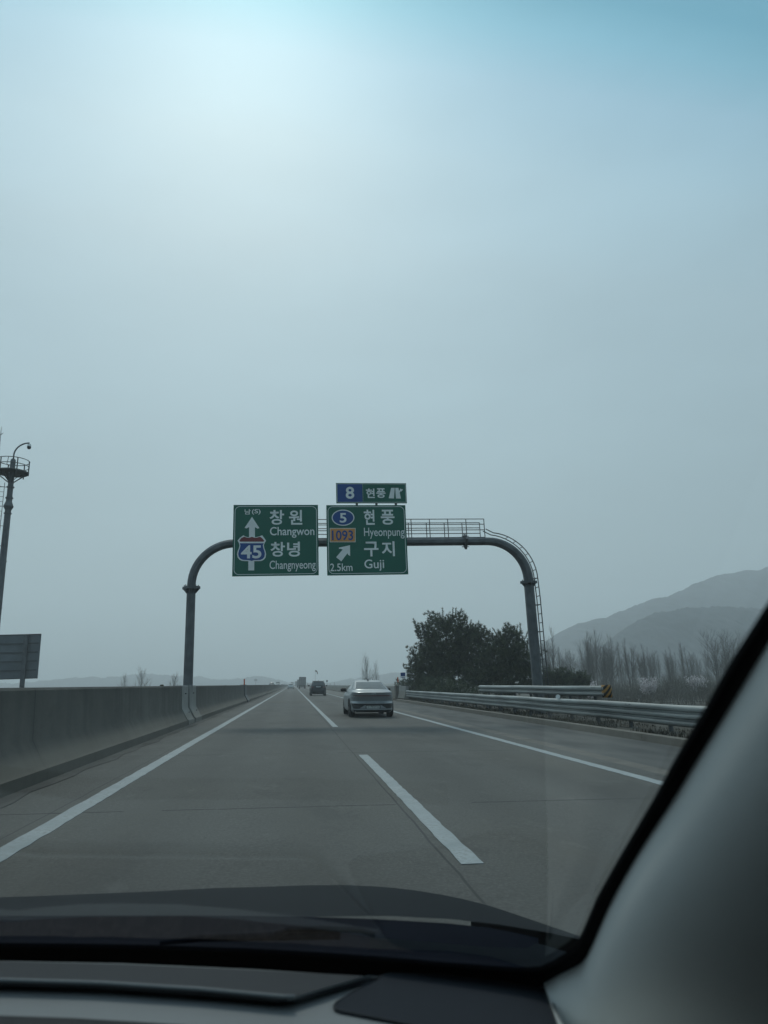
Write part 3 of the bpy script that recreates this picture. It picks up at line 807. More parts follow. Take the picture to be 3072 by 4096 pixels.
def cut_arches(o, centres, rad, hw):
    for y in centres:
        b_ = bmesh.new(); bmesh.ops.create_cone(b_, cap_ends=True, segments=32, radius1=rad, radius2=rad, depth=hw * 2 + 1,
                                                matrix=Matrix.Translation((0, y, rad * .93)) @ Matrix.Rotation(pi / 2, 4, 'Y'))
        me = bpy.data.meshes.new('cut'); b_.to_mesh(me); b_.free(); c_ = bpy.data.objects.new('cut', me); COL.objects.link(c_)
        c_.matrix_world = o.matrix_world.copy()
        md = o.modifiers.new('b', 'BOOLEAN'); md.object = c_; md.operation = 'DIFFERENCE'; md.solver = 'EXACT'
        bpy.context.view_layer.update()
        me2 = bpy.data.meshes.new_from_object(o.evaluated_get(bpy.context.evaluated_depsgraph_get()))
        o.modifiers.clear(); o.data = me2; bpy.data.objects.remove(c_)
def car(name, label, loc, paint, body, cabin, wheels, wr, glassrear, lampz, platez, spec):
    t = thing(name, label, 'car')
    K = 120
    b_ = MB(); b_.loft([ring_pts(*r, K=K) for r in body]); o = b_.build('body', paint, t, smooth=spec.get('sharp', 28))
    cut_arches(o, wheels, wr * 1.12, 1.0)
    o.data.set_sharp_from_angle(angle=radians(spec.get('sharp', 28)))
    b_ = MB(); b_.loft([ring_pts(*r, K=K) for r in cabin]); b_.build('cabin', spec.get('cabin', paint), t, smooth=32)
    z0, z1, wb, wt = glassrear
    b_ = MB(); b_.grid(patch(cabin, z0, z1, -wb, wb, -wt, wt, .022, 8, 22)); b_.build('rear_window', spec.get('rg', M['glass']), t, smooth='all')
    zs0, zs1, y00, y01, y10, y11 = spec['side']
    for sg in (-1, 1):
        b_ = MB(); b_.grid(side_patch(cabin, zs0, zs1, y00, y01, y10, y11, sg)); b_.build('side_window', M['glass'], t, smooth='all')
    zf0, zf1, fb, ft = spec['front']
    b_ = MB(); b_.grid(patch(cabin, zf0, zf1, -fb, fb, -ft, ft, .008, rear=False)); b_.build('windscreen', M['glass'], t, smooth='all')
    for y in wheels:
        for sg in (-1, 1): wheel(t, sg * spec['track'], y, wr, spec.get('tw', .235))
    for za, zb_, xa_, xb_, m_ in lampz:
        b_ = MB(); b_.grid(patch(body, za, zb_, xa_, xb_, xa_, xb_, .010, 2, 24)); b_.build('tail_lamp', m_, t, smooth='all')
    pz0, pz1, pw = platez
    yp = lerp_row(body, (pz0 + pz1) / 2)[1]
    b_ = MB(); b_.box(-pw, pw, yp - .03, yp + .05, pz0, pz1); pl_ = b_.build('number_plate', M['plate'], t)
    if spec.get('ptext'):
        lettering(spec['ptext'], -pw * .9, pw * .9, pz0 + .02, pz1 - .02, yp - .034, M['ink'], pl_, .02, 'plate_text')
    for sg in (-1, 1):                                   # mirrors
        b_ = MB(); mx_, my_, mz_ = spec['mirror']
        b_.loft([[(sg * (mx_ + u_), my_ + dy, mz_ + .085 * s2 * sin(a) + (0.02 * u_)) for a, dy in [(k * pi / 6, .10 * cos(k * pi / 6)) for k in range(12)]] for u_, s2 in ((-.13, .5), (-.08, .9), (.06, 1.0), (.11, .75), (.125, .3))])
        b_.box(min(sg * (mx_ - .26), sg * (mx_ - .1)), max(sg * (mx_ - .26), sg * (mx_ - .1)), my_ - .04, my_ + .05, mz_ - .10, mz_ - .05)
        b_.build('mirror', M['black'], t, smooth=45)
    ay, az = spec['fin']
    b_ = MB(); b_.loft([[(x, y, az - .02 + 0) for x, y in ((-.035, ay - .02), (.035, ay - .02), (.025, ay + .22), (-.025, ay + .22))], [(x, y, az + .085) for x, y in ((-.008, ay), (.008, ay), (.006, ay + .05), (-.006, ay + .05))]])
    b_.build('antenna_fin', M['black'], t)
    # underside so daylight shows only below it
    b_ = MB(); b_.box(-spec['track'] + .05, spec['track'] - .05, .5, body[0][2] - .4, .19, body[0][0] + .1); b_.build('underbody', M['black'], t)
    t.location = loc; t.rotation_euler = (0, FALL, spec.get('yaw', 0))
    return t, body, cabin

# sedan
sb = [(.20, .16, 4.80, .82, 5.5), (.24, .09, 4.88, .88, 5.5), (.315, .045, 4.94, .915, 5.5), (.33, .05, 4.95, .918, 5.5), (.345, .115, 4.95, .92, 5.5), (.50, .085, 4.97, .93, 5.2),
      (.522, .035, 4.97, .932, 5.0), (.545, .0, 4.97, .935, 5.0), (.56, .0, 4.97, .936, 5), (.632, .105, 4.95, .938, 5), (.65, .12, 4.95, .938, 5), (.83, .035, 4.90, .925, 5), (.838, .05, 4.88, .924, 5), (.866, .05, 4.85, .92, 5), (.874, .035, 4.83, .918, 5), (.985, .0, 4.30, .885, 5), (1.0, .03, 4.10, .875, 5), (1.012, .07, 4.0, .865, 5), (1.05, .36, 3.8, .84, 5), (1.075, .52, 3.6, .82, 5)]
sc_ = [(1.0, .40, 4.0, .83, 4.6), (1.10, .60, 3.72, .805, 4.6), (1.16, .80, 3.52, .765, 4.5), (1.30, 1.30, 3.12, .675, 4.4), (1.40, 1.70, 2.85, .615, 4.2), (1.455, 2.02, 2.70, .55, 3.6), (1.483, 2.25, 2.58, .44, 3), (1.492, 2.36, 2.5, .28, 2.6)]
sed, bd_, cb_ = car('silver_sedan', 'silver sedan just beyond the gantry in the right lane', (3.20, 28.2, rz(3.20)), M['silver'], sb, sc_, (.95, 3.85), .345, (1.125, 1.405, .655, .535),
    [(.840, .864, -.86, .86, M['redlamp'])], (.362, .478, .265),
    dict(track=.80, side=(1.12, 1.37, 1.15, 3.3, 2.0, 2.75), front=(1.12, 1.38, .62, .5), mirror=(1.0, 3.05, 1.075), fin=(2.05, 1.475), rg=M['glass_dim'], ptext='101하2736', sharp=22))
b_ = MB(); b_.grid(patch(bd_, .505, .535, -.90, .90, -.90, .90, .012, 2, 24)); b_.build('bumper_crease', M['bumper'], sed, smooth='all')
b_ = MB(); b_.grid(patch(bd_, .352, .498, -.78, .78, -.84, .84, .022, 2, 24)); b_.build('bumper_panel', M['bumper'], sed, smooth='all')
for sg in (-1, 1):
    b_ = MB(); y_ = lerp_row(bd_, .42)[1] - .045; b_.poly([(sg * .30, y_, .36), (sg * .55, y_ + .004, .36), (sg * .33, y_, .49), (sg * .30, y_, .49)], (0, .02, 0)); b_.build('bumper_reflector', M['silver'], sed)
b_ = MB(); b_.grid(patch(bd_, .19 + .015, .30, -.80, .80, -.86, .86, .012, 3, 20)); b_.build('diffuser', M['black'], sed, smooth='all')
ye = lerp_row(bd_, .93)[1] - .015
b_ = MB()
for k in range(24):                                  # oval emblem with a slanted letter inside
    a0, a1 = k * pi / 12, (k + 1) * pi / 12
    b_.tube([(.085 * cos(a0) + .02, ye, .925 + .042 * sin(a0)), (.085 * cos(a1) + .02, ye, .925 + .042 * sin(a1))], .006, 5)
for pts in ([(-.035, .895), (-.015, .955)], [(.05, .895), (.075, .955)], [(-.025, .92), (.065, .932)]):
    b_.tube([(pts[0][0], ye, pts[0][1]), (pts[1][0], ye, pts[1][1])], .009, 5)
b_.build('emblem', M['chrome'], sed)
b_ = MB(); b_.grid(patch(bd_, .842, .862, -.62, -.45, -.62, -.45, .016, 1, 6)); b_.build('reflector', M['sred'], sed)
# suv
ub = [(.24, .16, 4.80, .86, 6), (.32, .05, 4.90, .93, 6), (.50, .02, 4.95, .965, 6), (.66, .05, 4.95, .975, 6), (.80, .08, 4.93, .98, 6), (.95, .10, 4.85, .965, 6), (1.08, .14, 4.5, .94, 5.5), (1.14, .2, 3.9, .92, 5)]
uc = [(1.05, .16, 4.05, .93, 6), (1.15, .22, 3.75, .90, 6), (1.40, .42, 3.3, .80, 5.6), (1.60, .58, 2.95, .71, 5), (1.68, .62, 2.75, .66, 4.5), (1.725, .95, 2.6, .58, 3.6), (1.735, 1.2, 2.3, .4, 3)]
suv, ud, uc2 = car('dark_suv', 'dark navy suv farther ahead in the right lane, left of the silver sedan', (2.97, 83.2, rz(2.97)), M['darkblue'], ub, uc, (.98, 3.88), .385, (1.20, 1.60, .72, .60),
    [(.96, 1.05, -.90, -.55, M['redlamp']), (.96, 1.05, .55, .90, M['redlamp'])], (.98, 1.09, .27),
    dict(track=.83, side=(1.2, 1.58, .7, 3.5, .95, 2.9), front=(1.2, 1.6, .72, .6), mirror=(1.08, 3.2, 1.16), fin=(1.2, 1.73)))
b_ = MB(); b_.grid(patch(uc, 1.60, 1.675, -.64, .64, -.62, .62, .05, 2, 10)); b_.build('roof_spoiler', M['darkblue'], suv)
for sg in (-1, 1):
    b_ = MB(); b_.tube([(sg * .66, .8, 1.71), (sg * .66, 1.0, 1.765), (sg * .64, 2.4, 1.765), (sg * .64, 2.6, 1.71)], .02, 6); b_.build('roof_rail', M['chrome'], suv)
# far white hatchback, shares the suv proportions scaled down
wb_ = [(.22, .14, 4.2, .80, 5.5), (.30, .05, 4.3, .86, 5.5), (.55, .02, 4.35, .90, 5.5), (.80, .05, 4.3, .91, 5.5), (.95, .08, 4.1, .89, 5.5), (1.02, .14, 3.6, .86, 5)]
wc_ = [(.95, .12, 3.8, .87, 5.5), (1.05, .2, 3.5, .84, 5.5), (1.30, .45, 3.1, .73, 5), (1.46, .6, 2.8, .64, 4.5), (1.52, .8, 2.6, .56, 3.6), (1.54, 1.1, 2.3, .4, 3)]
hat, hd, hc = car('white_hatchback', 'small white car far ahead in the left lane', (-.70, 205, rz(-.7)), M['white'], wb_, wc_, (.8, 3.4), .33, (1.10, 1.45, .66, .56),
    [(.80, .92, -.86, -.62, M['redlamp']), (.80, .92, .62, .86, M['redlamp'])], (.62, .73, .26),
    dict(track=.76, side=(1.1, 1.44, .6, 3.2, .85, 2.7), front=(1.1, 1.44, .66, .56), mirror=(.98, 2.9, 1.05), fin=(.9, 1.53)))
b_ = MB(); b_.grid(patch(wb_, .25, .48, -.84, .84, -.86, .86, .012, 2, 16)); b_.build('bumper', M['bumper'], hat)
def truck(label, x, y, h=3.75, wd=2.36, ln=7.2, group=None):
    t = thing('box_truck', label, 'truck', (0, 0, 0), 0, group); hw = wd / 2
    m_ = MB(); m_.box(-hw + .06, hw - .06, .06, ln, 1.0, h - .04); m_.build('cargo_box', M['cargo'], t)
    m_ = MB()
    for x0, x1, z0, z1 in ((-hw, -hw + .12, 1.0, h), (hw - .12, hw, 1.0, h), (-hw + .12, hw - .12, h - .16, h), (-hw + .12, hw - .12, 1.0, 1.14)): m_.box(x0, x1, 0, .10, z0, z1)
    m_.build('door_frame', M['darksteel'], t)
    for sg in (-1, 1):
        m_ = MB(); m_.box(min(sg * .02, sg * (hw - .16)), max(sg * .02, sg * (hw - .16)), .02, .058, 1.16, h - .18); dr = m_.build('rear_door', M['cargo'], t)
        m_ = MB(); m_.tube([(sg * .3, 0, 1.2), (sg * .3, 0, h - .2)], .02, 6); m_.build('lock_bar', M['darksteel'], dr)
    m_ = MB(); m_.box(-hw + .1, hw - .1, .1, ln + 1.9, .75, .98); m_.box(-hw + .1, hw - .1, .02, .12, .45, .60); m_.build('chassis', M['black'], t)
    for sg in (-1, 1):
        m_ = MB(); m_.box(sg * .95 - .15, sg * .95 + .15, -.02, .04, .66, .80); m_.build('tail_lamp', M['redlamp'], t)
        for yy in (1.9, 3.0, ln + 1.2):
            m_ = MB(); m_.cyl((sg * (hw - .05), yy, .5), (sg * (hw - .5), yy, .5), .5, 20); m_.build('wheel', M['tyre'], t, smooth=35)
    m_ = MB(); m_.loft([[(-hw + .05, ln + .2, z), (hw - .05, ln + .2, z), (hw - .05, ln + 2.1 - f_, z), (-hw + .05, ln + 2.1 - f_, z)] for z, f_ in ((.6, 0), (1.5, 0), (2.5, .25), (2.7, .5))]); m_.build('cab', M['white'], t)
    m_ = MB(); m_.box(-.95, .95, ln + 1.92, ln + 2.06, 1.55, 2.3); m_.build('windscreen', M['glass'], t)
    t.location = (x, y, rz(x)); t.rotation_euler = (0, FALL, 0)
    return t
GT = 'lorries ahead on the carriageway'
tr = truck('box truck with pale rear doors, the larger one ahead in the right lane', 3.05, 234, group=GT)
dup(tr, (2.95, 318, rz(2.95)), 'box truck half hidden just left of and beyond the larger truck', GT, 0, (1, 1, .92))
dup(tr, (2.6, 520, rz(2.6)), 'tiny distant lorry right of the white car, near the vanishing point', GT, 0, (1, 1, .95))
dup(tr, (-.9, 640, rz(-.9)), 'tiny distant lorry peeking over the roof of the white car', GT, 0, (1, 1, .95))
GO = 'oncoming vehicles beyond the barrier'
p = atY(1088, 2740, 255); dup(suv, (p.x, 255, 0), 'dark oncoming suv, its roof showing above the median barrier', GO, pi, (1.05, 1, 1.3))
p = atY(1111, 2740, 300); dup(tr, (p.x, 309, 0), 'oncoming lorry right behind the dark oncoming suv above the barrier', GO, pi, (.62, 1, .70))
p = atY(1130, 2738, 420); dup(hat, (p.x, 420, 0), 'pale oncoming car at the far end of the median barrier', GO, pi, (1.1, 1, 1.25))

# ------------------------------------------------------------------ small roadside furniture far ahead
p = atX(1612, 2700, 9.03); sy = p.y
t = thing('blue_sign', 'small blue square sign on a short post above the bridge parapet', 'road sign', (p.x, sy, .85))
u = sy / F
m_ = MB(); m_.poly([(x * 19 * u / 2, 0, z * 19 * u + (-10 * u) + p.z - .85) for x, z in [(a_ * .98, b2) for a_, b2 in ((-1, .08), (-.9, 0), (.9, 0), (1, .08), (1, .94), (.9, 1.02), (-.9, 1.02), (-1, .94))]], (0, .03, 0)); m_.build('panel', M['sblue'], t)
m_ = MB(); m_.box(-8 * u, 8 * u, -.006, -.001, p.z - .85 - 8 * u, p.z - .85 - 4.6 * u); m_.build('lower_stripe', M['swhite'], t)
m_ = MB(); m_.box(-1.1 * u, 1.1 * u, .035, .07, 0, p.z - .85 + 6 * u); m_.box(-11 * u, 18 * u, -.05, .1, 0.0, .05); m_.build('post', M['darksteel'], t)
small_on_wall('delineator_post', 1592, 2708, 2726, 4.5, 9.03, M['orange'], 'orange delineator post on the bridge parapet beside the blue sign', 'delineator')
p = atX(1308, 2725, 9.0); u = p.y / F
t = thing('shield_sign', 'small dark shield-shaped sign above the far parapet, right of the dark suv', 'road sign', (p.x, p.y, .85))
m_ = MB(); m_.poly([(x * u, 0, z * u + p.z - .85) for x, z in ((-3.2, 4), (3.2, 4), (3.4, -.5), (1.6, -3), (0, -3.8), (-1.6, -3), (-3.4, -.5))], (0, .04, 0)); m_.build('panel', M['alu'], t)
m_ = MB(); m_.box(-.35 * u, .35 * u, .045, .1, 0, p.z - .85 + 2 * u); m_.build('post', M['darksteel'], t)
p = atX(1261, 2684, 9.2); u = p.y / F
t = thing('windsock', 'drooping windsock on a tall thin pole above the dark suv', 'windsock', (p.x, p.y, 0))
m_ = MB(); m_.tube([(0, 0, -.5), (0, 0, p.z + 2 * u)], .9 * u / 2, 8); m_.build('pole', M['galv'], t)
m_ = MB(); m_.tube([(0, 0, p.z), (3 * u, .1, p.z + .4 * u), (6 * u, .1, p.z - 1.5 * u), (8 * u, .1, p.z - 6 * u), (9 * u, .1, p.z - 12 * u)], [2.8 * u, 2.6 * u, 2.2 * u, 1.5 * u, 1.3 * u], 10); m_.build('sock', M['sock'], t, smooth='all')
p = atX(1023, 2738, -28); u = p.y / F
t = thing('cell_tower', 'tiny grey antenna tower far off beyond the median barrier', 'tower', (p.x, p.y, 0))
m_ = MB(); m_.tube([(0, 0, -3), (0, 0, p.z + 24 * u)], [.9 * u, .4 * u], 6); m_.build('mast', M['gantry'], t)
for dx in (-3.8, 0, 3.8):
    m_ = MB(); m_.box((dx - 1.2) * u, (dx + 1.2) * u, -.2, .2, p.z + 13 * u, p.z + 20 * u); m_.box(min(0, dx) * u, max(0, dx) * u + .05, -.05, .05, p.z + 16 * u, p.z + 16.6 * u); m_.build('antenna_panel', M['alu'], t)

# ------------------------------------------------------------------ trees
def tuft(m_, p, d, ln, rnd, n=13, wd=.021):
    d = d.normalized()
    for k in range(n):
        e = (d * rnd.uniform(.35, 1.0) + Vector((rnd.gauss(0, .5), rnd.gauss(0, .5), rnd.gauss(0, .4)))).normalized()
        s_ = e.cross(Vector((rnd.gauss(0, 1), rnd.gauss(0, 1), rnd.gauss(0, 1)))).normalized() * wd
        b0 = p + e * .02; q = p + e * ln * rnd.uniform(.7, 1.1)
        m_.add([b0 - s_, b0 + s_, q], [(0, 1, 2)])
def pine(label, base, lobes, seed, ntuft, group, tl=.27, shoots=46):
    """lobes: (dx,dy,z,rx,ry,rz) ellipsoids that together make the crown, relative to base"""
    rnd = random.Random(seed); t = thing('pine_tree', label, 'tree', base, 0, group)
    m_ = MB(); H = max(l[2] + l[5] for l in lobes)
    m_.tube([(0, 0, -.6), (.05, 0, H * .3), (-.05, .05, H * .6), (0, 0, H * .9)], [.16, .13, .09, .03], 7)
    tips = MB()
    vol = [l[3] * l[4] * l[5] for l in lobes]; tot = sum(vol)
    for l, v in zip(lobes, vol):
        c = Vector(l[:3]); R3 = Vector(l[3:6])
        for k in range(max(4, int(26 * v / tot))):
            d = Vector((rnd.gauss(0, 1), rnd.gauss(0, 1), rnd.gauss(0, .7))).normalized(); e = c + Vector((d.x * R3.x, d.y * R3.y, d.z * R3.z)) * .85
            z0 = max(.2, min(H * .85, e.z - .6 * abs(e.x) - .3)); m_.tube([(0, 0, z0), (e.x * .5, e.y * .5, (z0 + e.z) * .5 - .05), e], [.05, .035, .012], 5)
        n = int(ntuft * v / tot)
        for k in range(n):
            d = Vector((rnd.gauss(0, 1), rnd.gauss(0, 1), rnd.gauss(0, 1))).normalized()
            clump = .97 + .28 * sin(d.x * 6 + seed) * sin(d.z * 7 + 2) + .16 * sin(d.y * 9 + d.x * 13)
            rr = clump * rnd.uniform(.25, 1.0) ** .33
            p = c + Vector((d.x * R3.x, d.y * R3.y, d.z * R3.z)) * rr
            tuft(tips, p, d * .6 + Vector((0, 0, .7)), tl * rnd.uniform(.8, 1.3), rnd)
        for k in range(int(shoots * v / tot) + 1):      # leading shoots breaking the outline
            d = Vector((rnd.gauss(0, 1), rnd.gauss(0, 1), abs(rnd.gauss(.4, .7)))).normalized()
            p = c + Vector((d.x * R3.x, d.y * R3.y, d.z * R3.z)) * .98; g_ = (d * .5 + Vector((rnd.gauss(0, .15), 0, .9))).normalized(); ln = rnd.uniform(.3, 1.0)
            m_.tube([p, p + g_ * ln], [.014, .006], 4)
            for q in range(int(ln / .10) + 2): tuft(tips, p + g_ * (q * .10), g_, tl * .8, rnd, 8)
    big = max(lobes, key=lambda l: l[3] * l[4] * l[5])
    for k in range(max(4, ntuft // 500)):            # untidy side limbs reaching out of the mass
        l = rnd.choice(lobes); a = rnd.uniform(0, 2 * pi); d = Vector((cos(a), sin(a), rnd.uniform(-.25, .55))).normalized()
        p = Vector(l[:3]) + Vector((d.x * l[3], d.y * l[4], d.z * l[5])) * .8; path = [p]; g_ = d.copy()
        for q in range(4):
            g_ = (g_ + Vector((rnd.gauss(0, .15), rnd.gauss(0, .15), .12))).normalized(); path.append(path[-1] + g_ * rnd.uniform(.2, .36))
        m_.tube(path, [.03, .024, .018, .012, .006], 4)
        for q in range(1, 5):
            for z_i in range(4): tuft(tips, path[q] + Vector((rnd.gauss(0, .09), rnd.gauss(0, .09), rnd.gauss(0, .08))), g_ + Vector((0, 0, .5)), tl * .85, rnd)
    m_.build('trunk', M['bark'], t, smooth='all', fix=False); tips.build('crown', M['needle'], t, fix=False)
    return t
GP = 'dark evergreens behind the guardrail'
def gz(x, y): return ground_z(x, y)
p = atY(1795, 2700, 57); b0 = (p.x, 57, gz(p.x, 57))
zz_ = lambda px, py, Y: atY(px, py, Y).z - b0[2]
xx_ = lambda px, py, Y: atY(px, py, Y).x - b0[0]
pine('biggest dark pine, its wide crown rising left of the gantry post', b0, [(xx_(1790, 2560, 57), 0, zz_(1790, 2570, 57), 2.3, 2.3, 2.35), (xx_(1720, 2640, 57), -.3, zz_(1720, 2655, 57), 1.7, 2.0, 1.6), (xx_(1880, 2600, 57), .2, zz_(1880, 2610, 57), 1.7, 2, 2.0),
     (xx_(1930, 2555, 57), .2, zz_(1930, 2560, 57), .62, .7, 1.0), (xx_(1690, 2540, 57), 0, zz_(1708, 2520, 57), .55, .6, .7), (xx_(1790, 2700, 57), -.6, zz_(1800, 2712, 57), 3.1, 2.0, 1.3), (xx_(1655, 2660, 57), -.5, zz_(1662, 2690, 57), .75, .8, .9)], 5, 7000, GP, shoots=110)
p = atY(2040, 2700, 53); b0 = (p.x, 53, gz(p.x, 53))
pine('second dark pine with a pointed top between the big pine and the gantry post', b0, [(xx_(2040, 2560, 53), 0, zz_(2043, 2575, 53), 1.1, 1.1, 1.35), (xx_(2000, 2640, 53), 0, zz_(2000, 2640, 53), 1.6, 1.5, 1.4), (xx_(2080, 2640, 53), 0, zz_(2085, 2650, 53), 1.3, 1.3, 1.2), (xx_(2020, 2700, 53), 0, zz_(2030, 2715, 53), 2.7, 1.6, 1.3)], 8, 4600, GP, shoots=80)
p = atY(2225, 2700, 66); b0 = (p.x, 66, gz(p.x, 66))
pine('low dark pine just right of the gantry post', b0, [(xx_(2222, 2720, 66), 0, zz_(2222, 2735, 66), 1.5, 1.4, 1.35), (xx_(2190, 2725, 66), 0, zz_(2190, 2745, 66), 1.3, 1.2, 1.1)], 11, 2000, GP, shoots=20)
p = atY(2310, 2700, 68); b0 = (p.x, 68, gz(p.x, 68))
pine('small dark pine showing just left of the hazard striped rail end', b0, [(xx_(2312, 2725, 68), 0, zz_(2312, 2740, 68), 1.2, 1.1, 1.25), (xx_(2285, 2725, 68), 0, zz_(2285, 2750, 68), .9, .9, .8)], 12, 1500, GP, shoots=18)

def bare(seed, h, spread, nb, up=.85, tr=.14, twigs=7, base_frac=.12, droop=0):
    rnd = random.Random(seed); T, B = MB(), MB()
    lean = Vector((rnd.uniform(-.03, .03), rnd.uniform(-.03, .03), 1)); pts = [Vector((0, 0, -.5)) + lean * (h * k / 6 + (0 if k else 0)) + Vector((rnd.uniform(-.1, .1), rnd.uniform(-.1, .1), 0)) * k * .4 for k in range(7)]
    T.tube(pts, [tr * (1 - .93 * k / 6) for k in range(7)], 6)
    for k in range(nb):
        f_ = base_frac + (1 - base_frac) * rnd.random() ** .8; i = min(5, int(f_ * 6)); p = pts[i].lerp(pts[i + 1], f_ * 6 - i if f_ < 1 else 1)
        a = rnd.uniform(0, 2 * pi); ln = spread * (1.15 - .8 * f_) * rnd.uniform(.6, 1.2)
        d = Vector((cos(a) * (1 - up), sin(a) * (1 - up), up)).normalized(); q = p.copy(); path = [q.copy()]
        for s_ in range(3):
            d = (d + Vector((rnd.gauss(0, .12), rnd.gauss(0, .12), .10))).normalized(); q = q + d * ln / 3; path.append(q.copy())
        r = tr * .38 * (1 - .6 * f_); B.tube(path, [r, r * .7, r * .45, r * .15], 4, False)
        for s_ in range(twigs):
            g_ = rnd.uniform(.2, 1); j = min(2, int(g_ * 3)); s0 = path[j].lerp(path[j + 1], g_ * 3 - j if g_ < 1 else 1)
            e = (d + Vector((rnd.gauss(0, .38), rnd.gauss(0, .38), rnd.uniform(0, .25)))).normalized(); l2 = ln * rnd.uniform(.2, .45)
            s1 = s0 + e * l2 * .6; s2 = s1 + (e + Vector((rnd.gauss(0, .2), rnd.gauss(0, .2), .15))).normalized() * l2 * .5
            B.tube([s0, s1, s2], [r * .35, r * .25, r * .08], 3, False)
    return T, B
def clump(seed, h, spread, nb, stems, lean, up=.78):
    rnd = random.Random(seed); T, B = MB(), MB()
    for k in range(stems):
        a = 2 * pi * k / stems + rnd.uniform(-.5, .5); hk = h * rnd.uniform(.68, 1.0) if k else h
        t_, b_ = bare(seed * 7 + k, hk, spread, nb // stems, up, .085, 13, .10)
        ax = Vector((-sin(a), cos(a), 0)); rot = Matrix.Rotation(lean * rnd.uniform(.35, 1.0) if k else .02, 3, ax); off = Vector((cos(a), sin(a), 0)) * rnd.uniform(.1, .5)
        for src, dst in ((t_, T), (b_, B)):
            dst.add([rot @ Vector(v) + off for v in src.v], src.f)
    return T, B
def bare_tree(name, label, loc, args, group, tm='bark', bm_='twig'):
    t = thing(name, label, 'tree', loc, 0, group); T, B = clump(*args[1:]) if args[0] == 'clump' else bare(*args)
    T.build('trunk', M[tm], t, smooth='all', fix=False); B.build('branches', M[bm_], t, fix=False); return t
GB = 'bare poplars in the field at the right'
tall = bare_tree('bare_poplar', 'x', (0, -400, -3), ('clump', 21, 15.0, 5.6, 170, 5, .16), GB)
wide = bare_tree('bare_poplar', 'x', (0, -420, -3), ('clump', 22, 13.0, 5.6, 170, 6, .30, .68), GB)
thin = bare_tree('bare_poplar', 'x', (0, -440, -3), (23, 15.0, 4.2, 70, .80, .10, 10, .08), GB)
pops = [(2188, 2522, 130, 'tall', 'slender bare poplar seen just right of the gantry ladder'),
        (2232, 2592, 190, 'thin', 'faint bare poplar left of the foot of the hill slope'),
        (2266, 2606, 200, 'wide', 'faint low bare poplar above the small dark pines'),
        (2338, 2536, 150, 'tall', 'tall bare poplar at the left of the dense row above the striped rail end'),
        (2362, 2528, 155, 'tall', 'tallest bare poplar of the dense row above the striped rail end'),
        (2398, 2545, 150, 'wide', 'broad bare poplar in the dense row right of its tallest tree'),
        (2430, 2556, 160, 'tall', 'bare poplar closing the dense row on the right'),
        (2470, 2572, 175, 'thin', 'thin faint bare poplar after the dense row'),
        (2503, 2560, 150, 'tall', 'narrow bare poplar standing free, left of the pink blossom tree'),
        (2562, 2585, 160, 'tall', 'bare poplar directly above the left pink blossom tree'),
        (2592, 2612, 165, 'wide', 'low broad bare poplar behind the left pink blossom tree'),
        (2668, 2606, 160, 'tall', 'bare poplar midway between the two pink blossom trees'),
        (2724, 2575, 120, 'thin', 'lone thin pole-like poplar just left of the right pink blossom tree'),
        (2748, 2592, 165, 'tall', 'bare poplar behind the right pink blossom tree'),
        (2850, 2530, 140, 'wide', 'wide crowned bare tree close to the windscreen pillar'),
        (2905, 2535, 150, 'wide', 'bare tree partly hidden by the windscreen pillar')]
first = dict(tall=tall, wide=wide, thin=thin); used = set()
hh = dict(tall=15.0, wide=13.0, thin=15.0); rnd = random.Random(4)
for px, pt, Y, kd, lab in pops:
    p = atY(px, pt, Y); z0 = gz(p.x, Y); s_ = (p.z - z0) / hh[kd]; wsc = {'tall': 1.05, 'wide': 1.2, 'thin': .9}[kd]
    if kd in used: o = dup(first[kd], (p.x, Y, z0), lab, GB, rnd.uniform(0, 6), (s_ * wsc, s_ * wsc, s_))
    else:
        o = first[kd]; used.add(kd); o.location = (p.x, Y, z0); o.scale = (s_ * wsc, s_ * wsc, s_); o['label'] = lab
rnd = random.Random(15)
for k in range(26):                                  # a hazy second row, one tree like the next
    px = 2170 + k * 33 + rnd.uniform(-12, 12); Y = rnd.uniform(210, 290); p = atY(px, rnd.uniform(2590, 2640), Y); kd = rnd.choice(('tall', 'tall', 'wide')); z0 = gz(p.x, Y); s_ = (p.z - z0) / hh[kd]
    dup(first[kd], (p.x, Y, z0), 'faint bare poplar in the hazy second row under the hill', 'bare poplars of the hazy second row', rnd.uniform(0, 6), (s_, s_, s_))
GL = 'bare bushes beyond the median barrier'
bush = bare_tree('bare_tree', 'taller bare tree peeking over the barrier left of the gantry post', (0, 0, 0), (31, 8.0, 4.0, 44, .70, .09, 10, .05), GL)
for i, (px, pt, pw, Y, lab) in enumerate(((572, 2682, 1, 120, None), (497, 2704, .8, 150, 'fainter bare tree left of the taller one behind the barrier'),
                                          (697, 2702, 1.2, 130, 'low fan-shaped bare tree directly left of the gantry post'))):
    p = atY(px, pt, Y); s_ = (p.z + 3.2) / 8.0
    if i == 0: bush.location = (p.x, Y, -3.2); bush.scale = (s_ * pw, s_ * pw, s_)
    else: dup(bush, (p.x, Y, -3.2), lab, GL, i * 2.0, (s_ * pw, s_ * pw, s_))
GF = 'bare trees beyond the bridge parapet'
for i, (px, pt, pw, Y, lab) in enumerate(((1463, 2630, .95, 140, 'forked bare tree rising behind the silver sedan roof'), (1500, 2655, .6, 145, 'smaller bare tree right of the forked one behind the sedan'),
                                          (1320, 2733, .5, 330, 'tiny bare treetop over the far parapet right of the shield sign'), (1338, 2728, .4, 330, 'tiny thin bare treetop between the far parapet sign and the sedan mirror'))):
    p = atY(px, pt, Y); s_ = (p.z + 3.2) / 8.0
    dup(bush, (p.x, Y, -3.2), lab, GF, 1 + i * 1.3, (s_ * pw, s_ * pw, s_))
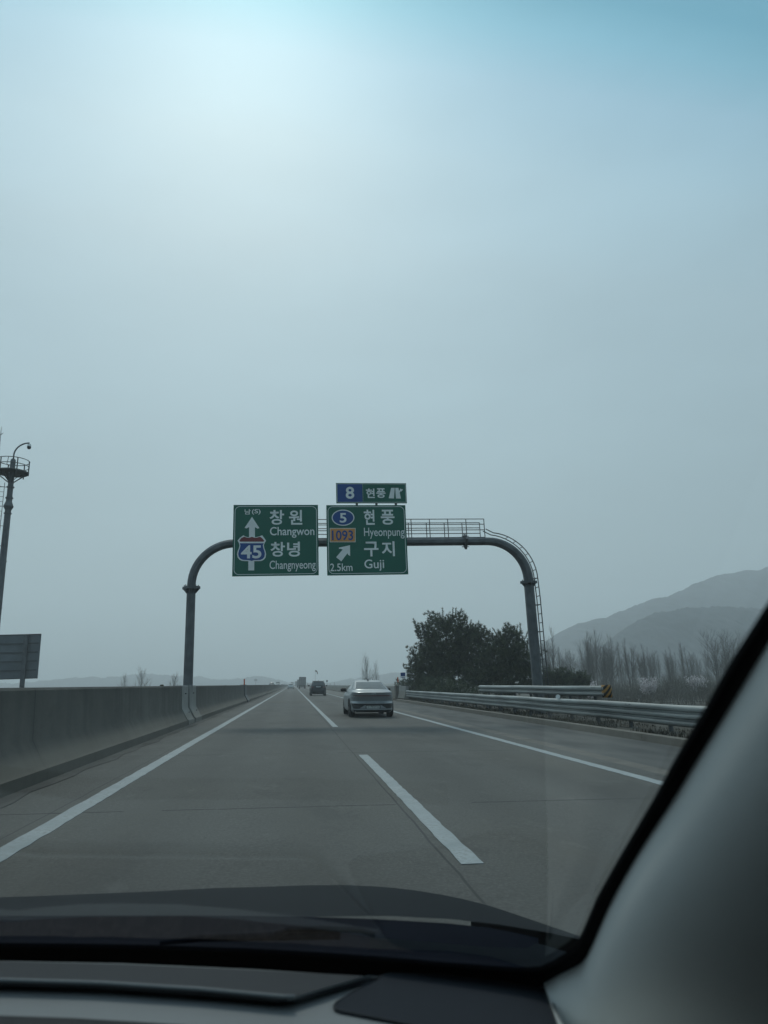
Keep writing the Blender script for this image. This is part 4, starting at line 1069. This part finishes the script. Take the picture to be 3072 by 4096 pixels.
for px, Y, lab in ((1232, 420, 'low brown bush clump right of the box truck at the road end'), (1243, 430, 'low brown bush between truck and windsock at the road end')):
    p = atY(px, 2733, Y); s_ = (p.z + 3.2) / 8.0; dup(bush, (p.x, Y, -3.2), lab, GF, px, (s_ * 1.8, s_ * 1.8, s_))

def cherry(label, px, ptop, wpx, Y, seed):
    rnd = random.Random(seed); p = atY(px, ptop, Y); z0 = gz(p.x, Y); h = p.z - z0; R_c = wpx / 2 / F * Y
    t = thing('cherry_tree', label, 'tree', (p.x, Y, z0), 0, 'blossoming cherry trees'); T, B = MB(), MB()
    T.tube([(0, 0, -.3), (.1, 0, h * .35), (0, 0, h * .6)], [.16, .13, .08], 6)
    for k in range(26):
        a = rnd.uniform(0, 2 * pi); e = Vector((cos(a) * R_c * rnd.uniform(.3, 1), sin(a) * R_c * rnd.uniform(.3, 1), h * rnd.uniform(.5, .98)))
        T.tube([(0, 0, h * .33), e * .6 + Vector((0, 0, h * .12)), e], [.05, .03, .01], 4)
        for q in range(95):
            c = e * rnd.uniform(.55, 1.05) + Vector((rnd.gauss(0, .30), rnd.gauss(0, .30), rnd.gauss(0, .20)))
            u_ = Vector((rnd.gauss(0, 1), rnd.gauss(0, 1), rnd.gauss(0, 1))).normalized(); v_ = u_.cross(Vector((.3, .5, .8))).normalized(); w_ = u_.cross(v_); s_ = rnd.uniform(.04, .10)
            B.add([c - v_ * s_, c + w_ * s_, c + v_ * s_, c - w_ * s_], [(0, 1, 2, 3)])
    T.build('trunk', M['bark'], t, fix=False); B.build('crown', M['blossom'], t, fix=False)
cherry('rounder pink-white blossom tree in the middle of the field trees', 2592, 2712, 82, 110, 41)
cherry('pale blossom tree farther right, near the windscreen pillar', 2782, 2706, 78, 115, 42)
cherry('low pale blossom tree peeking just left of the striped rail end', 2352, 2726, 80, 100, 43)

# dry thicket in the field and dry grass on the verge: nobody could count either
rnd = random.Random(77); m_ = MB()
for k in range(7000):
    Y = rnd.choice((rnd.uniform(85, 150), rnd.uniform(150, 330))); px = rnd.uniform(2150, 3150); p = atY(px, 2800, Y); x = p.x; z0 = gz(x, Y)
    h = rnd.uniform(.8, 2.6) * (1 + (Y - 85) / 200) * (1.25 if sin(px * .021) + sin(px * .009 + 2) > .3 else .8); q = Vector((x, Y, z0 - .1)); l_ = Vector((rnd.gauss(0, .25), rnd.gauss(0, .2), 1))
    m_.tube([q, q + l_ * h * .6, q + l_ * h + Vector((rnd.gauss(0, .2), 0, 0))], [.03, .02, .006], 3, False)
    for j in range(5):
        s0 = q + l_ * h * rnd.uniform(.3, .9); m_.tube([s0, s0 + Vector((rnd.gauss(0, .4), rnd.gauss(0, .3), rnd.uniform(.15, .6)))], [.014, .005], 3, False)
o = m_.build('thicket', M['brush'], fix=False); tag(o, 'brown dry thicket covering the field below the bare poplars', 'thicket', kind='stuff')
m_ = MB()
def blade(x, y, z, h, rnd, wd=.010):
    a = rnd.uniform(0, 2 * pi); l_ = Vector((cos(a), sin(a), 0)) * h * rnd.uniform(.2, .8); s_ = Vector((-sin(a), cos(a), 0)) * wd
    q = Vector((x, y, z - .02)); m1 = q + l_ * .4 + Vector((0, 0, h * .7)); m2 = q + l_ + Vector((0, 0, h * rnd.uniform(.7, 1.0)))
    m_.add([q - s_, q + s_, m1 + s_ * .6, m1 - s_ * .6, m2], [(0, 1, 2, 3), (3, 2, 4)])
for k in range(16000):
    x = 8.32 + rnd.random() ** 1.5 * 1.3; y = 5 + 52 * rnd.random() ** 1.2; cl_ = sin(y * 1.7) + sin(y * .61 + x * 3) + rnd.gauss(0, .6)
    if cl_ < -.4: continue
    blade(x, y, gz(x, y), rnd.uniform(.04, .17), rnd)
for k in range(6000):
    x = rnd.uniform(9.4, 18); y = rnd.uniform(20, 66); blade(x, y, gz(x, y), rnd.uniform(.15, .75), rnd, .014)
tag(m_.build('grass', M['grass'], fix=False), 'dry brown grass and weeds along the verge under the guardrail', 'grass', kind='stuff')
rnd = random.Random(5); m_ = MB()               # dark weedy ground behind the rail, below the pines
for k in range(4200):
    x = rnd.uniform(9.6, 19.5); y = rnd.uniform(48, 68); tuft(m_, Vector((x, y, gz(x, y) + rnd.uniform(0, 1.5))), Vector((0, 0, 1)), .35, rnd, 7, .02)
tag(m_.build('undergrowth', M['needle'], fix=False), 'dark low undergrowth at the foot of the evergreens', 'undergrowth', kind='stuff')
m_ = MB(); A = [atY(px, py, 96) for px, py in ((2620, 2812), (2700, 2808), (2800, 2802), (2900, 2798), (3100, 2790))]
m_.strip([(q.x, q.y, gz(q.x, 96) + .08) for q in A], [(q.x + .2, q.y + 1.8, gz(q.x, 96) + .08) for q in A], (0, 0, .05)); structure(m_.build('path', M['wall_new']))

# ------------------------------------------------------------------ hills
def hill(name, ridge, Y, depth, seed, jag):
    rnd = random.Random(seed); P = []
    for (xa_, ya_), (xb_, yb_) in zip(ridge, ridge[1:]):
        n = max(2, int(abs(xb_ - xa_) / 5))
        for k in range(n): P.append((xa_ + (xb_ - xa_) * k / n, ya_ + (yb_ - ya_) * k / n))
    P.append(ridge[-1]); rows = []
    R = [atY(px, py, Y) for px, py in P]
    from mathutils import noise as mn
    R = [p + Vector((0, 0, Y / 1000 * (5.0 * mn.noise((p.x * .012, seed * 9.1, 0)) + 2.6 * mn.noise((p.x * .05, seed * 5.3, 3)) + 1.7 * mn.noise((p.x * .16, seed, 7))))) for p in R]
    NR = 26
    for j in range(-NR, NR + 1):
        f_ = j / NR; row = []
        for i, p in enumerate(R):
            h = max(p.z + 4.5, .5); s_ = 1 - abs(f_); pf = s_ * s_ * (3 - 2 * s_) * .55 + s_ * .45
            gul = 1 + .10 * sin(i * .11 + f_ * 5) * (1 - s_) * 2
            z = -4.5 + h * pf * gul + (rnd.gauss(0, jag) if s_ > .02 else 0)
            row.append((p.x + f_ * 40 * sin(i * .05), p.y + f_ * depth, z))
        rows.append(row)
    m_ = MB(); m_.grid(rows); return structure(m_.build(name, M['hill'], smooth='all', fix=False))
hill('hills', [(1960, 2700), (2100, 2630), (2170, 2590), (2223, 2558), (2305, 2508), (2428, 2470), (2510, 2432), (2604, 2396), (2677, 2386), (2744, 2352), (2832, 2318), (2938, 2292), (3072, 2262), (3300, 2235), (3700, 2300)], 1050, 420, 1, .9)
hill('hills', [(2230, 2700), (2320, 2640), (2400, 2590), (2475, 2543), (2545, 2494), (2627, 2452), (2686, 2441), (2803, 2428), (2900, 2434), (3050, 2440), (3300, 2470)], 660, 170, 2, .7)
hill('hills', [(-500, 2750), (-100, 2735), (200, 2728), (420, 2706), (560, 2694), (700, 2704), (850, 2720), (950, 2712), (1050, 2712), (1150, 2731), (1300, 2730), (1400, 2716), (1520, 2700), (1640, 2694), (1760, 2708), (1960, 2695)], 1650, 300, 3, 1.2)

# ------------------------------------------------------------------ the car we sit in
own = thing('own_car', 'car interior seen from the passenger seat: dashboard, windscreen and pale right pillar', 'car', (0, 0, 0))
TILT = Matrix.Rotation(FALL, 3, 'Y')                 # the car leans with the crossfall; below, all is in its own frame
own.rotation_euler = (0, FALL, 0); own.location = EYEP - TILT @ EYEP
_ray = ray
def ray(px, py): return TILT.inverted() @ _ray(px, py)
GSL = .65
GP0 = Vector((0, .88, EYE - .30)); GN = Vector((0, -GSL, -1)).normalized()      # windscreen plane, normal into the cabin
def glass_z(x, y): return EYE + .272 - GSL * (y + (-.075 + .37 * (x + .45) ** 2) * min(1, max(0, y / .8)))   # the screen bows forward at the car's middle
def onG(px, py, off=0.0):
    d = ray(px, py); d = d / d.y; lo, hi = .02, 1.6
    for _ in range(40):
        t_ = (lo + hi) / 2; q = EYEP + d * t_
        if q.z < glass_z(q.x, q.y): lo = t_
        else: hi = t_
    return EYEP + d * (lo - 1.4 * off)
DZ = EYE - .30
onD = lambda px, py, dz=0.0: atP(px, py, Vector((0, 0, DZ + dz)), Vector((0, 0, 1)))
def glass_mat():
    m = bpy.data.materials.new('windscreen_glass'); m.use_nodes = True; t = m.node_tree; t.nodes.remove(t.nodes['Principled BSDF']); o = t.nodes['Material Output']
    tr_ = t.nodes.new('ShaderNodeBsdfTransparent'); gl = t.nodes.new('ShaderNodeBsdfGlossy'); gl.inputs['Roughness'].default_value = .03
    lw = t.nodes.new('ShaderNodeLayerWeight'); lw.inputs[0].default_value = .5; pw_ = t.nodes.new('ShaderNodeMath'); pw_.operation = 'POWER'; pw_.inputs[1].default_value = 5
    t.links.new(lw.outputs['Facing'], pw_.inputs[0]); fr = t.nodes.new('ShaderNodeMath'); fr.operation = 'MULTIPLY_ADD'; t.links.new(pw_.outputs[0], fr.inputs[0]); fr.inputs[1].default_value = .9; fr.inputs[2].default_value = .03; mx_ = t.nodes.new('ShaderNodeMixShader')
    tcn = t.nodes.new('ShaderNodeTexCoord'); sp = t.nodes.new('ShaderNodeSeparateXYZ'); t.links.new(tcn.outputs['Object'], sp.inputs[0])
    rp_ = t.nodes.new('ShaderNodeValToRGB'); mr = t.nodes.new('ShaderNodeMapRange'); t.links.new(sp.outputs['Y'], mr.inputs[0])
    mr.inputs[1].default_value = .135; mr.inputs[2].default_value = .198
    t.links.new(mr.outputs[0], rp_.inputs[0]); e_ = rp_.color_ramp.elements                     # tinted shade band along the top of the glass
    e_[0].position, e_[0].color = 0, (.42, .70, .79, 1); e_[1].position, e_[1].color = 1.0, (.855, .937, .945, 1)
    x = e_.new(.12); x.color = (.53, .80, .88, 1); x = e_.new(.30); x.color = (.71, .88, .94, 1); x = e_.new(.6); x.color = (.81, .925, .95, 1)
    t.links.new(rp_.outputs[0], tr_.inputs[0]); t.links.new(fr.outputs[0], mx_.inputs[0]); t.links.new(tr_.outputs[0], mx_.inputs[1]); t.links.new(gl.outputs[0], mx_.inputs[2])
    t.links.new(mx_.outputs[0], o.inputs['Surface']); return m
M['screen'] = glass_mat()
def EX(P, d=.95):                          # carry a dashboard-wide line on to the driver's side
    return [P[0] + Vector((-d, 0, 0)), P[0] + Vector((-d * .4, .004, 0))] + P
gzv = lambda y: EYE + .272 - GSL * y
m_ = MB(); rows = []
for k in range(31):
    y = .06 + .90 * k / 30; f_ = k / 30; xa_, xb_ = -1.12 - .18 * f_, .22 + .22 * f_
    rows.append([(xa_ + (xb_ - xa_) * j / 30, y, glass_z(xa_ + (xb_ - xa_) * j / 30, y)) for j in range(31)])
m_.grid(rows); m_.build('windscreen', M['screen'], own, smooth='all', fix=False)
# black ceramic band round the glass
inner_ = [(0, 3771), (300, 3774), (615, 3780), (995, 3793), (1300, 3810), (1500, 3824), (1790, 3849), (1960, 3862), (2094, 3866), (2150, 3861), (2196, 3851), (2240, 3832), (2280, 3805), (2331, 3754), (2370, 3690), (2407, 3611), (2466, 3493), (2537, 3340), (2600, 3220), (2690, 3052), (2820, 2829), (2920, 2650), (3072, 2400), (3250, 2100)]
outer = [(0, 3990), (300, 3990), (615, 3995), (995, 4010), (1300, 4025), (1500, 4040), (1790, 4060), (1960, 4070), (2094, 4075), (2180, 4060), (2250, 4020), (2330, 3960), (2400, 3900), (2450, 3840), (2490, 3780), (2540, 3700), (2600, 3570), (2690, 3400), (2750, 3290), (2850, 3100), (2990, 2870), (3090, 2690), (3240, 2440), (3400, 2150)]
inner = inner_[:8] + [(2065, 3869), (2115, 3869), (2161, 3865), (2213, 3842), (2278, 3801), (2310, 3770), (2345, 3690), (2388, 3588), (2440, 3494), (2497, 3394), (2611, 3200), (2690, 3052), (2820, 2829), (2920, 2648), (3072, 2408), (3250, 2110)]
outer = outer[:8] + [(2065, 4075), (2120, 4070), (2180, 4060), (2260, 4020), (2350, 3960), (2420, 3890), (2470, 3790), (2530, 3680), (2590, 3560), (2650, 3470), (2750, 3300), (2830, 3140), (2960, 2920), (3060, 2740), (3230, 2460), (3400, 2170)]
m_ = MB(); m_.strip(EX([onG(*p, .004) for p in inner]), EX([onG(*p, .004) for p in outer]), GN * .004); m_.build('windscreen_band', M['frit'], own, smooth=30)
# pillar trim: a convex section swept down the edge of the glass
E = [(2171, 3924), (2215, 3905), (2258, 3885), (2305, 3862), (2336, 3842), (2368, 3781), (2410, 3680), (2452, 3588), (2562, 3394), (2695, 3200), (2767, 3075), (2920, 2829), (3072, 2576), (3250, 2280), (3400, 2020)]
pdir = (onG(3072, 2576) - onG(2452, 3588)).normalized()
aX_ = Vector((-1, 0, 0)); aX_ = (aX_ - pdir * aX_.dot(pdir)).normalized(); bX_ = pdir.cross(aX_)
if bX_.z < 0: bX_ = -bX_
def section(e):
    p = onG(*e, .010); o = [p.copy()]; prev = 0
    for s_, ph_ in ((.006, 26), (.014, 18), (.024, 8), (.036, -4), (.052, -20), (.075, -40), (.105, -58), (.15, -72), (.22, -80), (.34, -84), (.50, -86)):
        ph_ = radians(ph_); o.append(o[-1] + (bX_ * -cos(ph_) + aX_ * sin(ph_)) * (s_ - prev)); prev = s_
    return o
rows = [section(e) for e in E]
k0 = [(2171, 3924), (2174, 3934), (2178, 3948), (2184, 3966), (2191, 3985), (2200, 4010), (2213, 4045), (2232, 4100), (2262, 4180), (2310, 4300), (2400, 4500), (2560, 4800)]
rows[0] = [onD(*p, .005) for p in k0]
m_ = MB(); m_.grid(rows)
o = m_.build('pillar_trim', M['trim'], own, smooth='all', fix=True); sub = o.modifiers.new('s', 'SUBSURF'); sub.levels = sub.render_levels = 2
# dashboard
far = [(0, 3832), (497, 3843), (1000, 3866), (1500, 3897), (1750, 3920), (1960, 3940), (2128, 3952)]
rows = []; KW = [onD(*p) for p in k0[:11]]
def edge_x(y):
    for a_, b2_ in zip(KW, KW[1:]):
        if b2_.y <= y <= a_.y: return a_.x + (b2_.x - a_.x) * (a_.y - y) / (a_.y - b2_.y)
    return KW[-1].x
for f_, dz in ((0, -.05), (0, -.004), (.02, 0), (.2, 0), (.45, 0), (.7, 0), (1.0, 0), (1.2, -.03), (1.3, -.09)):
    r_ = []
    for p in far:
        a_ = onD(*p); y_ = a_.y + (.50 - a_.y) * f_; r_.append((a_.x * (y_ / a_.y * .3 + .7), y_, DZ + dz))
    r_ = EX([Vector(q) for q in r_], .95)
    y_ = KW[0].y + (.50 - KW[0].y) * f_; r_.append((edge_x(y_) + .004, y_, DZ + dz)); rows.append(r_)
m_ = MB(); m_.grid(rows); m_.build('dashboard', M['dash'], own, smooth=50)
m_ = MB(); up_pts = [(0, 3845), (497, 3857), (1000, 3879), (1400, 3900), (1510, 3910)]; lo_pts = [(0, 3926), (400, 3938), (800, 3965), (1095, 3992), (1150, 3994)]
m_.strip(EX([onD(*p, .004) for p in up_pts]), EX([onD(*p, .010) for p in lo_pts]), (0, 0, -.003)); m_.build('defroster_cover', M['dash_dark'], own, smooth=40)
m_ = MB(); A = [(0, 3931), (400, 3943), (800, 3970), (1118, 3997)]
m_.strip(EX([onD(*p, .0095) for p in A]), EX([onD(px, py + 12, .0035) for px, py in A]), (0, 0, -.002)); m_.build('vent_slot', M['black'], own)
m_ = MB(); A = [(0, 3921), (400, 3933), (800, 3958), (1130, 3988), (1180, 3990)]
m_.tube(EX([onD(*p, .011) for p in A]), .0022, 8); m_.build('vent_lip', M['dash'], own, smooth='all')
m_ = MB(); m_.strip([onD(1150, 3996, .010), onD(1300, 3950, .010), onD(1470, 3900, .009)], [onD(1215, 3996, .002), onD(1370, 3950, .002), onD(1520, 3905, .002)], (0, 0, -.002)); m_.build('cover_edge', M['dash'], own, smooth=40)
spk = [(1336, 4026), (1345, 4010), (1420, 3962), (1504, 3912), (1560, 3895), (1760, 3900), (1960, 3925), (2120, 3950), (2175, 3958), (2215, 4060), (2260, 4200), (2000, 4190), (1700, 4110), (1500, 4072), (1365, 4046), (1342, 4038)]
gm = bpy.data.materials.new('speaker_mesh'); gm.use_nodes = True; qn = NB(gm); qn.b.inputs['Roughness'].default_value = .9; qn.b.inputs['Specular IOR Level'].default_value = .15
vo = qn.n('ShaderNodeTexVoronoi'); vo.inputs['Scale'].default_value = 330; vo.inputs['Randomness'].default_value = .0; qn.l(qn.coord(), vo.inputs['Vector'])
qn.l(qn.mix(qn.maprange(vo.outputs[0], .25, .4, 0, 1), (.010, .011, .013), (.024, .028, .036)), qn.b.inputs['Base Color'])
m_ = MB(); m_.poly([onD(*p, .002) for p in spk], (0, 0, -.0015)); m_.build('speaker_grille', gm, own)
m_ = MB(); R2 = [onD(*p, .0018) for p in spk]; m_.tube(R2 + [R2[0]], .0012, 6); m_.build('speaker_rim', M['dash_dark'], own, smooth='all')
m_ = MB(); A = [(0, 4062), (300, 4072), (723, 4098), (1100, 4130), (1800, 4190)]
m_.strip(EX([onD(*p, .012) for p in A]), EX([onD(px, py + 700, -.05) for px, py in A]), (0, 0, -.004)); m_.build('dash_face', M['black'], own)
# hood, cowl, wiper
def hood_z(x, y):
    t_ = max(0, (x - .02) / .46); tl_ = max(0, (-.92 - x) / .46)
    fr_ = max(0, (y - 1.85) / .35); return EYE - .331 - .20 * (y - 1.1) - .055 * (t_ ** 2.2 + tl_ ** 2.2) - .09 * fr_ ** 2.2 + .002 * math.exp(-((x + .18) / .07) ** 2) + .002 * math.exp(-((x + .75) / .07) ** 2)
hx = [-1.42, -1.36, -1.25, -1.1, -.95, -.85, -.8, -.75, -.7, -.6, -.45, -.3, -.24, -.18, -.12, -.05, .05, .15, .25, .33, .40, .45, .49, .52]
rows = [[(x, y, hood_z(x, y)) for x in hx] for y in [1.14, 1.2, 1.3, 1.45, 1.6, 1.75, 1.88, 1.98, 2.06, 2.1]]
m_ = MB(); m_.grid(rows); m_.build('hood', M['hood'], own, smooth='all', fix=True)
m_ = MB(); m_.grid([[(x, y, hood_z(x, y) if k == 0 else hood_z(x, y) - .55) for y in (1.06, 1.3, 1.6, 1.88, 2.1)] for k, x in ((0, .52), (1, .56))]); m_.build('fender', M['hood'], own)
PW = lambda px, py, Y: atY(px, py, Y)
ctop = [(0, 3663), (600, 3662), (1000, 3663), (1200, 3666), (1500, 3676), (1790, 3693), (1960, 3712), (2077, 3735), (2153, 3752)]
m_ = MB(); m_.strip(EX([PW(*p, 1.135) for p in ctop]), EX([PW(px, py + 170, 1.06) for px, py in ctop]), (0, -.002, -.015)); m_.build('cowl_panel', M['cowl'], own, smooth=40)
m_ = MB(); m_.strip([PW(*p, 1.09) for p in ((1480, 3748), (1700, 3766), (1960, 3790), (2110, 3792), (2145, 3772), (2280, 3812))], [PW(*p, 1.07) for p in ((1480, 3860), (1700, 3880), (1960, 3905), (2110, 3910), (2145, 3910), (2280, 3880))], (0, -.002, -.012)); m_.build('cowl_end_cap', M['dash_dark'], own, smooth=40)
m_ = MB(); m_.tube([PW(*p, .99) for p in ((640, 3772), (800, 3750), (1100, 3742), (1360, 3738))], [.003, .005, .006, .006], 8); m_.tube([PW(*p, .985) for p in ((1100, 3742), (1150, 3715), (1300, 3712), (1440, 3718), (1500, 3738))], .004, 8); m_.build('wiper', M['cowl'], own, smooth='all')
# rest of the cabin that shades the interior
m_ = MB(); m_.box(-1.20, .28, -2.2, .05, gzv(.05) + .01, gzv(.05) + .05); m_.build('roof', M['cabin'], own)
m_ = MB(); m_.box(.46, .52, -2.2, .95, .25, .93); m_.build('door', M['cabin'], own)
m_ = MB(); m_.box(-1.42, -1.36, -2.2, .95, .25, .93); m_.build('door', M['cabin'], own)
m_ = MB(); m_.box(-1.36, .46, -2.2, -2.1, .25, gzv(.05) + .01); m_.build('rear_bulkhead', M['cabin'], own)
m_ = MB(); m_.box(-1.36, .46, -2.1, .85, .25, .30); m_.build('cabin_floor', M['cabin'], own)
def tint_mat():
    m = bpy.data.materials.new('tinted_side_glass'); m.use_nodes = True; t = m.node_tree; t.nodes.remove(t.nodes['Principled BSDF']); o = t.nodes['Material Output']
    a_ = t.nodes.new('ShaderNodeBsdfTransparent'); a_.inputs[0].default_value = (.36, .38, .38, 1); b_ = t.nodes.new('ShaderNodeBsdfGlossy'); b_.inputs['Roughness'].default_value = .03
    c_ = t.nodes.new('ShaderNodeMixShader'); c_.inputs[0].default_value = .06; t.links.new(a_.outputs[0], c_.inputs[1]); t.links.new(b_.outputs[0], c_.inputs[2]); t.links.new(c_.outputs[0], o.inputs['Surface']); return m
TG = tint_mat()
for xb_, xt_ in ((.49, .285), (-1.39, -1.205)):
    m_ = MB(); m_.add([(xb_, -2.2, .93), (xb_, .80, .93), (xt_, .06, gzv(.05)), (xt_, -2.2, gzv(.05))], [(0, 1, 2, 3)]); m_.build('side_window', TG, own, fix=False)
for x0, x1 in ((-.24, .32), (-1.22, -.66)):
    m_ = MB(); m_.box(x0, x1, -.75, -.15, .45, .62); m_.box(x0, x1, -.95, -.75, .50, 1.18); m_.box(x0 + .14, x1 - .14, -.97, -.85, 1.2, 1.42); m_.build('seat', M['cabin'], own)

# ------------------------------------------------------------------ haze
m_ = MB(); m_.box(-2100, 2100, -1100, 2100, -6, 260)
hz = m_.build('haze', None, fix=True) if False else None
me = bpy.data.meshes.new('haze'); me.from_pydata(m_.v, [], m_.f); hz = bpy.data.objects.new('haze', me); COL.objects.link(hz)
hm = bpy.data.materials.new('haze_air'); hm.use_nodes = True; ht = hm.node_tree; ht.nodes.remove(ht.nodes['Principled BSDF'])
pv = ht.nodes.new('ShaderNodeVolumePrincipled'); pv.inputs['Color'].default_value = (.92, .972, 1.0, 1); pv.inputs['Density'].default_value = .00092; pv.inputs['Anisotropy'].default_value = .35
ht.links.new(pv.outputs[0], ht.nodes['Material Output'].inputs['Volume']); me.materials.append(hm)
tag(hz, 'pale even haze filling the air over road and hills', 'haze', kind='stuff')
